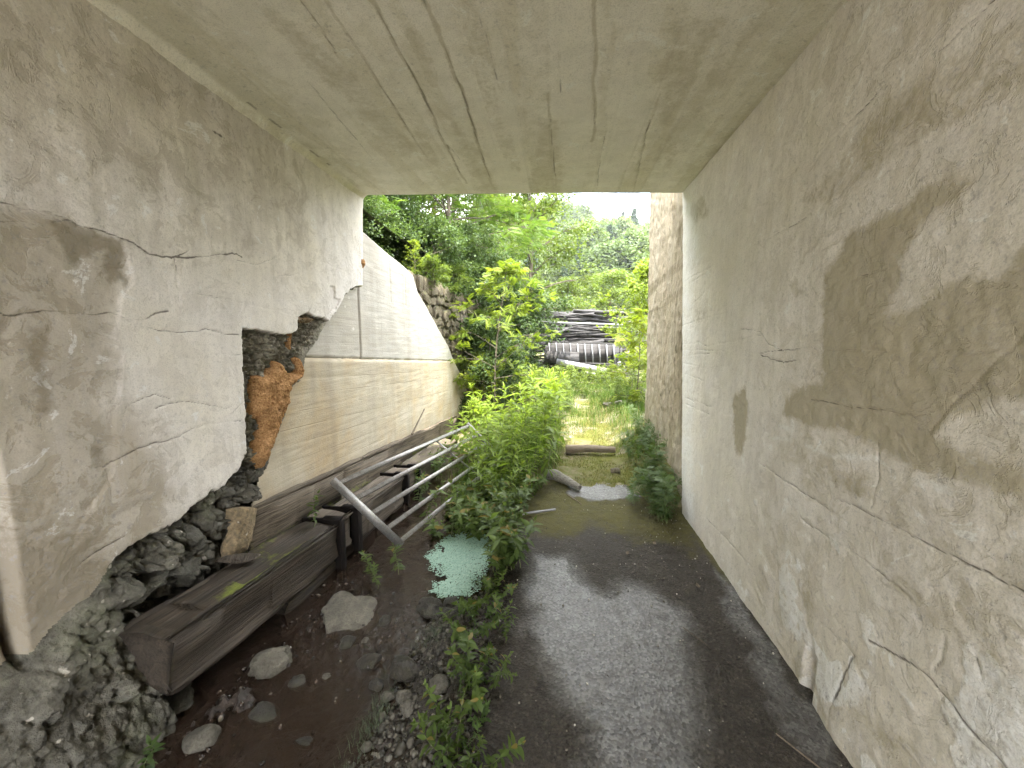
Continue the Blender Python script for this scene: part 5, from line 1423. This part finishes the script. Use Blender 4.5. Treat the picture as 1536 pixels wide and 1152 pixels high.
# shorter herbs at the clump's foot and along the path edge
for i in range(95):
    y = r.uniform(2.75, 3.75); x = r.uniform(-1.0, np.interp(y, [2.75, 3.2, 3.75], [-.42, -.30, -.15]))
    put_plant(HERB[r.randint(6)], 'low_weed', 'small leafy weed at the foot of the tall clump', 'weed', (x, y, min(zat(x, y), -.02)), r.uniform(0, 6.3), r.uniform(.7, 1.35), 'small weeds below the clump', (r.randn() * .15, r.randn() * .15))
for i in range(16):
    a = r.uniform(0, 6.28); q = r.uniform(0, 1) ** .6
    x, y = -.30 + .13 * q * math.cos(a), 2.38 + .17 * q * math.sin(a)
    put_plant(HERB[r.randint(6)], 'low_weed', 'leafy weed of the bushy tuft at the path edge above the duckweed stones', 'weed', (x, y, -.02), r.uniform(0, 6.3), r.uniform(1.0, 1.5), 'weeds of the tuft at the path edge', (r.randn() * .12, r.randn() * .12))
for i in range(80):
    y = r.uniform(1.0, 2.2); x = np.interp(y, [1.0, 1.3, 1.7, 2.2], [-.27, -.33, -.36, -.40]) + r.randn() * .055
    put_plant((LOWHERB if r.rand() < .65 else HERB)[r.randint(6)], 'edge_herb', 'low herb in the strip between gravel and path', 'weed', (x, y, zat(x, y)), r.uniform(0, 6.3), r.uniform(.42, .80), 'herbs along the path edge', (r.randn() * .4, r.randn() * .4))
# by the right wall
for i in range(30):
    y = r.uniform(3.12, 3.95); x = r.uniform(.78, 1.04) if y < 3.4 else r.uniform(.70, 1.08)
    put_plant(FERNY[r.randint(5)], 'wall_weed', 'feathery dark weed growing against the end of the stained wall', 'weed', (x, y, zat(x, y)), r.uniform(0, 6.3), r.uniform(.55, 1.0), 'weeds against the stained wall', (r.randn() * .15, -.15 + r.randn() * .15))
for i in range(18):
    y = r.uniform(3.9, 5.2); x = r.uniform(.85, 1.1)
    put_plant(FERNY[r.randint(5)], 'wall_weed', 'weed at the foot of the tan wall end outside', 'weed', (x, y, g0(x, y) - .02), r.uniform(0, 6.3), r.uniform(.4, .8), 'weeds at the foot of the tan wall end', (r.randn() * .15, r.randn() * .15))
# single little plants
put_plant(HERB[1], 'seedling', 'bright green seedling growing on the end of the mossy sleeper', 'seedling', (-1.56, 2.20, ztop(2.2)), .4, .75, None)
for k, (x, y, s, lb) in enumerate([(-1.17, 2.22, .75, 'little leafy plant in the stream at the left of the pale rock'), (-1.03, 2.28, .85, 'upright little plant in the stream below the gate corner'), (-1.10, 2.12, .6, 'low sprig on the upstream end of the pale rock')]):
    put_plant(HERB[k + 2], 'stream_plant', lb, 'plant', (x, y, -.05), k * 2., s, None)
put_plant(LOWHERB[2], 'corner_weed', 'small weed in the dark bottom corner below the footing', 'weed', (-1.40, 1.02, .0), 1., 1.0)
for i in range(12):
    y = r.uniform(3.0, 4.4); x = r.uniform(-1.42, -1.1)
    put_plant(HERB[r.randint(6)], 'low_weed', 'weed growing up through the bars of the gate', 'weed', (x, y, -.08), r.uniform(0, 6.3), r.uniform(.8, 1.3), 'weeds under the gate')

# weeds out in the open
for i in range(190):
    y = r.uniform(6.2, 10.2); x = r.uniform(-.9, 2.4) if y > 7.6 else (r.uniform(-.9, .25) if r.rand() < .6 else r.uniform(1.0, 1.9))
    put_plant(WEED[r.randint(5)], 'meadow_weed', 'green weed in the sunny patch before the timber heap', 'weed', (x, y, g0(x, y) - .02), r.uniform(0, 6.3), r.uniform(.7, 1.3), 'weeds before the timber heap', (r.randn() * .1, r.randn() * .1))

def grass(name, n, xr, yr, h, mat, label, dens=None, seed=0, zf=None, wd=.006):
    r = np.random.RandomState(seed)
    x = r.uniform(*xr, n); y = r.uniform(*yr, n)
    if dens is not None:
        k = r.rand(n) < dens(x, y); x, y = x[k], y[k]; n = len(x)
    z = (zf or gfun)(x, y)
    T = np.array([(-.5, 0, 0), (.5, 0, 0), (-.35, .5, .0), (.35, .5, 0), (0, 1, -.0)])
    hh = h * r.uniform(.5, 1.2, n); a = r.uniform(0, 6.28, n); ln = r.uniform(.1, .8, n)
    V = np.zeros((n, 5, 3))
    sx, sy = np.cos(a), np.sin(a)
    for i, t in enumerate((0, 0, .5, .5, 1.)):
        side = (-1, 1, -.7, .7, 0)[i] * wd * .5
        b_ = ln * hh * t * t
        V[:, i, 0] = x + side * sx - sy * b_; V[:, i, 1] = y + side * sy + sx * b_; V[:, i, 2] = z - .005 + hh * t * (1 - .25 * ln * t)
    base = np.arange(n)[:, None] * 5
    Q = base + np.array([[0, 1, 3, 2]]); Tt = base + np.array([[2, 3, 4]])
    return stuff(link(name, new_mesh(name, V.reshape(-1, 3), [Q, Tt], {'rnd': np.repeat(r.rand(n) ** 1.3, 5)}), mat), label, 'grass')
grass('grass', 26000, (-1.0, 2.6), (4.3, 10.2), .20, M_GRASS, 'grass growing over the open ground outside', lambda x, y: np.clip(sstep(5.2, 7.5, y) + .75 * sstep(.72, .95, x) + .5 * sstep(.05, -.25, x), 0, 1) * (fbm(x, y, 2, 3, 4) > -.25), 3)
grass('moss', 26000, (-.2, 1.1), (3.9, 7.6), .030, M_MOSS, 'short yellow-green moss on the ground outside', lambda x, y: .9 * (fbm(x, y, 3, 4, 24) > -.05), 4, wd=.005)
grass('tall_grass', 2600, (-1.1, .08), (3.35, 6.2), .62, M_GRASS, 'thin grass stalks among the tall weeds', lambda x, y: .8 * (x < np.interp(y, [3.3, 3.7, 4.3, 5.0, 6.4], [-.40, -.16, .0, .08, .0])), 14, lambda x, y: np.minimum(gfun(x, y), .0), .004)
bz = lambda x, y: np.maximum(bedfun(x, y), WZ)
grass('water_grass', 2600, (-.86, -.62), (1.02, 1.50), .055, M_GREYGRASS, 'grey-green tufts of grass at the water edge', lambda x, y: np.exp(-((x - shore(y) + .02) / .035) ** 2) * (np.exp(-((y - 1.33) / .10) ** 2) + np.exp(-((y - 1.08) / .06) ** 2)), 5, bz, .0016)
grass('water_moss', 2200, (-.75, -.5), (1.65, 1.95), .035, M_GREYGRASS, 'pale tuft of moss beside the gravel stones', lambda x, y: np.exp(-((x + .62) / .06) ** 2 - ((y - 1.80) / .06) ** 2), 6, bz, .0016)

# ------------------------------------------------------------------ trees and shrubs
def tree_meshes(seed, H, R, base, tmpl, size, nlimb, nsub, ntw, per, flat=.3, droop=.1, spread=.10, multi=1, trunk_r=.06, lean=(0, 0), shape=1.):
    """returns (wood mesh, crown mesh): tapered trunk, limbs, side branches, and leaves spread along them"""
    r = np.random.RandomState(seed)
    wood = Acc(); tips = []
    for mm in range(multi):
        n = 10; t = np.linspace(0, 1, n)
        off = np.array([r.randn() * .06, r.randn() * .06]) if multi > 1 else np.zeros(2)
        ld = np.array(lean) + (r.randn(2) * .22 * H if multi > 1 else r.randn(2) * .03 * H)
        hh = H * (r.uniform(.7, 1.) if multi > 1 else 1.)
        tr = np.stack([off[0] + ld[0] * t ** 1.5 + .03 * H * .4 * np.sin(t * 5 + seed), off[1] + ld[1] * t ** 1.5 + .03 * H * .4 * np.cos(t * 4 + seed), hh * t], 1)
        wood.add(*tube_arrays(tr, trunk_r * (1 - .85 * t) + .004, 8))
        for k in range(nlimb):
            f_ = (k + r.rand()) / nlimb
            h = base + (1 - base) * f_ * .97
            p = np.array([np.interp(h, t, tr[:, j]) for j in range(3)])
            a = k * 2.4 + r.randn() * .4
            L_ = R * (math.sin(math.pi * min(1., .18 + .82 * f_ ** shape)) ** .7 + .12) * r.uniform(.75, 1.1)
            el = rad(60 * f_ + r.uniform(-8, 22))
            d = np.array([math.cos(a) * math.cos(el), math.sin(a) * math.cos(el), math.sin(el)])
            tt = np.linspace(0, 1, 6)
            lp = p + d * L_ * tt[:, None] + np.array([0, 0, -droop * L_]) * (tt ** 2)[:, None] + .05 * L_ * np.stack([np.sin(tt * 6 + k), np.cos(tt * 5 + k), 0 * tt], 1) * tt[:, None]
            wood.add(*tube_arrays(lp, trunk_r * .42 * (1 - h * .6) * (1 - .85 * tt) + .0025, 5))
            for s in range(nsub):
                g = .25 + .75 * (s + r.rand()) / nsub
                q = np.array([np.interp(g, tt, lp[:, j]) for j in range(3)])
                sd = d * .7 + r.randn(3) * .65; sd[2] *= .6; sd /= np.linalg.norm(sd)
                SL = L_ * (.55 - .3 * g) * r.uniform(.6, 1.2)
                t4 = np.linspace(0, 1, 4)
                sp = q + sd * SL * t4[:, None] + np.array([0, 0, -droop * SL]) * (t4 ** 2)[:, None]
                wood.add(*tube_arrays(sp, .008 * (1 - .8 * t4) * H / 5 + .0012, 4))
                for w_ in range(ntw):
                    u = r.rand() ** .7
                    tips.append((q + (sp[-1] - q) * u, sd))
    P = np.array([a for a, _ in tips]); D0 = np.array([b_ for _, b_ in tips])
    P = np.repeat(P, per, 0) + r.randn(len(P) * per, 3) * spread * np.array([1, 1, .7])
    D = np.repeat(D0, per, 0) * .8 + rdir(r, len(P)) * 1.0
    D[:, 2] = D[:, 2] * flat - .12
    U = np.tile([0., 0, 1], (len(P), 1)) + .35 * r.randn(len(P), 3)
    V, F = scatter(tmpl[0], tmpl[1], frames(D, U), P, size * r.uniform(.6, 1.2, len(P)))
    c = P.mean(0); rr = np.linalg.norm((P - c) / (P.std(0) * 1.6 + 1e-6), axis=1)
    cl = np.repeat(np.clip(r.rand(len(tips)) * .8, 0, 1), per)
    rnd = np.clip(cl + .25 * r.randn(len(P)) * .6 + .1, 0, 1)
    return wood.mesh('wood'), new_mesh('crown', V, F, {'rnd': np.repeat(rnd, len(tmpl[0]))}, False)

def tree_kind(leafmat, *a, **k):
    w_, c = tree_meshes(*a, **k)
    w_.materials.append(M_BARK); c.materials.append(leafmat)
    return w_, c
def put_tree(kind, name, label, cat, loc, rz=0., s=1., group=None):
    root = thing(name, label, cat, loc, (0, 0, rz), group)
    root.scale = (s, s, s) if not hasattr(s, '__len__') else s
    for nm, me in zip(('trunk', 'crown'), kind):
        o = bpy.data.objects.new(nm, me); COL.objects.link(o); o.parent = root
    return root

FEATH = [tree_kind(M_FEATHER, 400 + k, 4.6, 2.3, .18, SPRAY, .25, 26, 7, 8, 3, .45, .22, .11, trunk_r=.07) for k in range(2)]
DARKB = [tree_kind(M_DARKLEAF, 410 + k, 2.2, 1.25, .05, LEAF_TINY, .075, 11, 6, 9, 14, .8, .12, .11, multi=3, trunk_r=.03) for k in range(2)]
MIDT = [tree_kind(M_MIDLEAF, 420 + k, 7.2, 2.4, .12, LEAF_TINY, .125, 24, 7, 9, 10, .8, .16, .17, trunk_r=.12) for k in range(2)]
LIMET = tree_kind(M_SAPLING, 430, 2.6, .85, .16, SPRAY_BIG, .15, 17, 4, 4, 3, .5, .05, .05, trunk_r=.014, lean=(.12, -.1))
SHRUB = [tree_kind(M_MIDLEAF, 450 + k, 1.0, .65, .02, SPRAY, .11, 9, 5, 6, 4, .6, .25, .06, multi=3, trunk_r=.012) for k in range(2)]
BRIGHT = tree_kind(M_BRIGHT, 440, 2.9, 1.0, .12, LEAF_TINY, .11, 17, 5, 7, 7, .7, .12, .09, trunk_r=.03)
BRIGHT2 = tree_kind(M_LIME, 441, 1.7, .55, .15, SPRAY_BIG, .13, 13, 4, 4, 3, .5, .1, .05, trunk_r=.010)

put_tree(FEATH[0], 'feathery_tree', 'feathery green tree leaning over the wing wall top', 'tree', (-3.5, 7.4, 2.4), .3, .95)
put_tree(FEATH[1], 'feathery_tree', 'feathery tree behind the stone wall, right of the leaning one', 'tree', (-2.5, 9.2, 2.0), 2.1, 1.0)
put_tree(FEATH[0], 'feathery_tree', 'feathery tree higher up the bank at the underpass corner', 'tree', (-5.6, 8.4, 3.2), 4.1, 1.1)
put_tree(FEATH[1], 'feathery_tree', 'feathery tree farther back on the bank between the nearer two', 'tree', (-4.2, 11.2, 2.8), 1.0, 1.25)
put_tree(DARKB[0], 'dark_bush', 'dark leafy bush on top of the stone wall', 'bush', (-2.5, 6.9, 2.15), .0, .75)
put_tree(DARKB[1], 'dark_bush', 'dark leafy bush hanging over the stone wall end', 'bush', (-2.2, 8.6, 1.7), 1.3, .95)
put_tree(DARKB[0], 'dark_bush', 'dark bush standing between stone wall and timber heap', 'bush', (-1.75, 9.9, .3), 2.4, 1.15)
put_tree(DARKB[1], 'dark_bush', 'low dark bush before the stone wall behind the lime sapling', 'bush', (-1.55, 7.6, .05), 4.2, .80)
put_tree(DARKB[0], 'dark_bush', 'dark bush at the wall corner under the feathery tree', 'bush', (-2.75, 5.3, 2.35), 5.0, .55)
put_tree(DARKB[1], 'dark_bush', 'dark bush right above the wing wall at the underpass corner', 'bush', (-2.65, 4.3, 2.35), 1.0, .48)
put_tree(DARKB[1], 'dark_bush', 'dark bush up the bank behind the corner bush', 'bush', (-3.7, 4.9, 2.9), 3.0, .8)
put_tree(DARKB[0], 'dark_bush', 'dark bush up the bank behind the wing wall middle', 'bush', (-3.6, 6.2, 2.8), 3.9, .8)
put_tree(MIDT[0], 'broadleaf_tree', 'tall mid-green tree behind the timber heap', 'tree', (-1.1, 14.2, .2), .4, 1.0)
put_tree(MIDT[1], 'broadleaf_tree', 'mid-green tree farther left behind the tall one', 'tree', (-4.2, 15.5, 2.0), 1.9, 1.1)
put_tree(MIDT[0], 'broadleaf_tree', 'smaller green tree at the right behind the heap', 'tree', (2.2, 17.5, .2), 3.0, (.8, .8, .58))
put_tree(MIDT[1], 'broadleaf_tree', 'green tree rising left of the hill crest', 'tree', (-3.2, 20, 1.0), 5.0, 1.25)
put_tree(MIDT[1], 'broadleaf_tree', 'green tree low behind the heap on the hill foot', 'tree', (.4, 22, .2), .7, (.9, .9, .62))
put_tree(MIDT[0], 'broadleaf_tree', 'rounded tree right of the heap near the tan wall end', 'tree', (4.6, 21, .2), 2.2, (1., 1., .75))
put_tree(MIDT[1], 'broadleaf_tree', 'tree hidden behind the tan wall end', 'tree', (5.2, 15, .2), 3.7, .8)
put_tree(MIDT[0], 'broadleaf_tree', 'tree on the bank behind the leaning feathery tree', 'tree', (-6.6, 13.0, 4.2), .9, .9)
put_tree(MIDT[1], 'broadleaf_tree', 'tree high on the bank at the wall corner', 'tree', (-8.6, 12.0, 5.2), 2.9, .9)
put_tree(MIDT[0], 'broadleaf_tree', 'tree on the bank between feathery trees and hill', 'tree', (-6.0, 19.0, 4.0), 4.9, 1.1)
put_tree(LIMET, 'lime_sapling', 'lime green sapling in front of the stone wall', 'sapling', (-1.12, 6.7, .1), .4, 1.0)
put_tree(LIMET, 'lime_sapling', 'small lime green sapling on the wing wall top', 'sapling', (-1.95, 5.15, 2.25), 2.4, .22)
put_tree(BRIGHT2, 'lime_sapling', 'lime green shoots low beside the stone wall foot', 'sapling', (-1.35, 6.9, .1), 1.4, .62)
for k, (x, y, z, s, lb) in enumerate([(-1.55, 7.3, .6, .7, 'shrub low on the stone wall behind the sapling'),
        (-1.6, 8.2, 1.4, .7, 'shrub on the far part of the stone wall'), (-1.8, 5.6, 2.3, .4, 'little shrub on the wing wall top by the stone edge'), (-1.9, 6.8, 2.35, .5, 'shrub on the stone wall top under the feathery tree'), (-1.25, 8.9, .3, .8, 'shrub at the far foot of the stone wall')]):
    put_tree(SHRUB[k % 2], 'wall_shrub', lb, 'shrub', (x, y, z), k * 1.7, s)
put_tree(BRIGHT, 'bright_tree', 'bright yellow-green young tree beside the tan wall end', 'tree', (2.05, 9.0, .3), .2, .98)
put_tree(BRIGHT2, 'lime_sapling', 'lime green sapling with big leaves at the tan wall end', 'sapling', (1.32, 6.6, .3), 2.0, .95)
put_tree(BRIGHT2, 'lime_sapling', 'small lime sapling in the weeds right of the white board', 'sapling', (1.50, 8.0, .3), 3.4, .55)

# wooded hillside: each tree its own, three kinds
def far_tree(seed, kind):
    r = np.random.RandomState(seed)
    n = 2600
    if kind == 2:                                              # conifer
        h = r.rand(n) ** .8; a = r.uniform(0, 6.28, n); rad_ = 2.0 * (1 - h) * (.55 + .45 * ((h * 9) % 1)) * np.sqrt(r.rand(n)) + .08
        P = np.stack([np.cos(a) * rad_, np.sin(a) * rad_, 1.2 + h * 8.8], 1)
        cl = .5 + 0 * h
    else:
        m = 26
        c = rdir(r, m) * np.array([2.0, 2.0, 2.3]) * r.uniform(.45, 1, (m, 1)) + [0, 0, 4.8]
        cr_ = r.uniform(.7, 1.35, m); k = r.randint(0, m, n)
        P = c[k] + rdir(r, n) * (cr_[k] * r.rand(n) ** .35)[:, None]
        cl = r.rand(m)[k]
    D = rdir(r, n); D[:, 2] *= .5
    U = np.tile([0., 0, 1], (n, 1)) + .5 * r.randn(n, 3)
    T = (np.array([(0, 0, 0), (-.5, .45, .1), (.5, .45, .1), (0, 1, -.15)]), np.array([[0, 2, 1], [1, 2, 3]]))
    V, F = scatter(T[0], T[1], frames(D, U), P, r.uniform(.22, .50, n))
    c = new_mesh('crown', V, F, {'rnd': np.repeat(np.clip(cl * .7 + .3 * r.rand(n), 0, 1), 4)}, False)
    t = np.linspace(0, 1, 5)
    w_ = new_mesh('trunk', *tube_arrays(np.stack([0 * t, 0 * t, t * 5], 1), .2 * (1 - .7 * t), 6))
    w_.materials.append(M_BARK); c.materials.append(M_FAR[kind])
    return w_, c
FARK = [[far_tree(500 + 10 * k + j, k) for j in range(2)] for k in range(3)]
LAB = ['pale green broadleaf tree on the wooded hillside', 'mid-green broadleaf tree on the wooded hillside', 'dark conifer on the wooded hillside']
r = np.random.RandomState(61)
n = 0; placed = []
while n < 285:
    d = 44 + 112 * r.rand() ** .75; az = r.uniform(-.20, .29)
    y = d / math.hypot(1, az); x = az * y
    if any((x - a) ** 2 + (y - b_) ** 2 < (2.4 + d * .006) ** 2 for a, b_ in placed): 
        if r.rand() < .9: continue
    placed.append((x, y))
    k = r.choice(3, p=[.50, .40, .10])
    z = float(hfun(np.array([x]), np.array([y]))[0]) - .5
    s = r.uniform(.75, 1.25) * (1.0 + (d - 44) / 260)
    put_tree(FARK[k][r.randint(2)], 'hill_tree' if k < 2 else 'hill_conifer', LAB[k], 'tree', (x, y, z), r.uniform(0, 6.3), (s, s, s * r.uniform(.85, 1.2)), ('pale trees of the hillside', 'mid-green trees of the hillside', 'conifers of the hillside')[k])
    n += 1
for o in bpy.data.objects:
    if o.parent is None and o.get('category') and not o.get('kind'):
        o['kind'] = 'thing'

# ------------------------------------------------------------------ summer haze in the valley
def haze():
    b = bpy.data.materials.new('haze'); b.use_nodes = True
    n = b.node_tree; n.nodes.clear()
    o = n.nodes.new('ShaderNodeOutputMaterial'); v = n.nodes.new('ShaderNodeVolumePrincipled')
    v.inputs['Color'].default_value = (.92, .96, 1., 1); v.inputs['Density'].default_value = .0005; v.inputs['Anisotropy'].default_value = .2
    n.links.new(v.outputs[0], o.inputs['Volume'])
    stuff(link('haze', box_mesh('haze', -430, 430, -430, 430, -2.2, 90), b), 'thin summer haze over the valley')
haze()
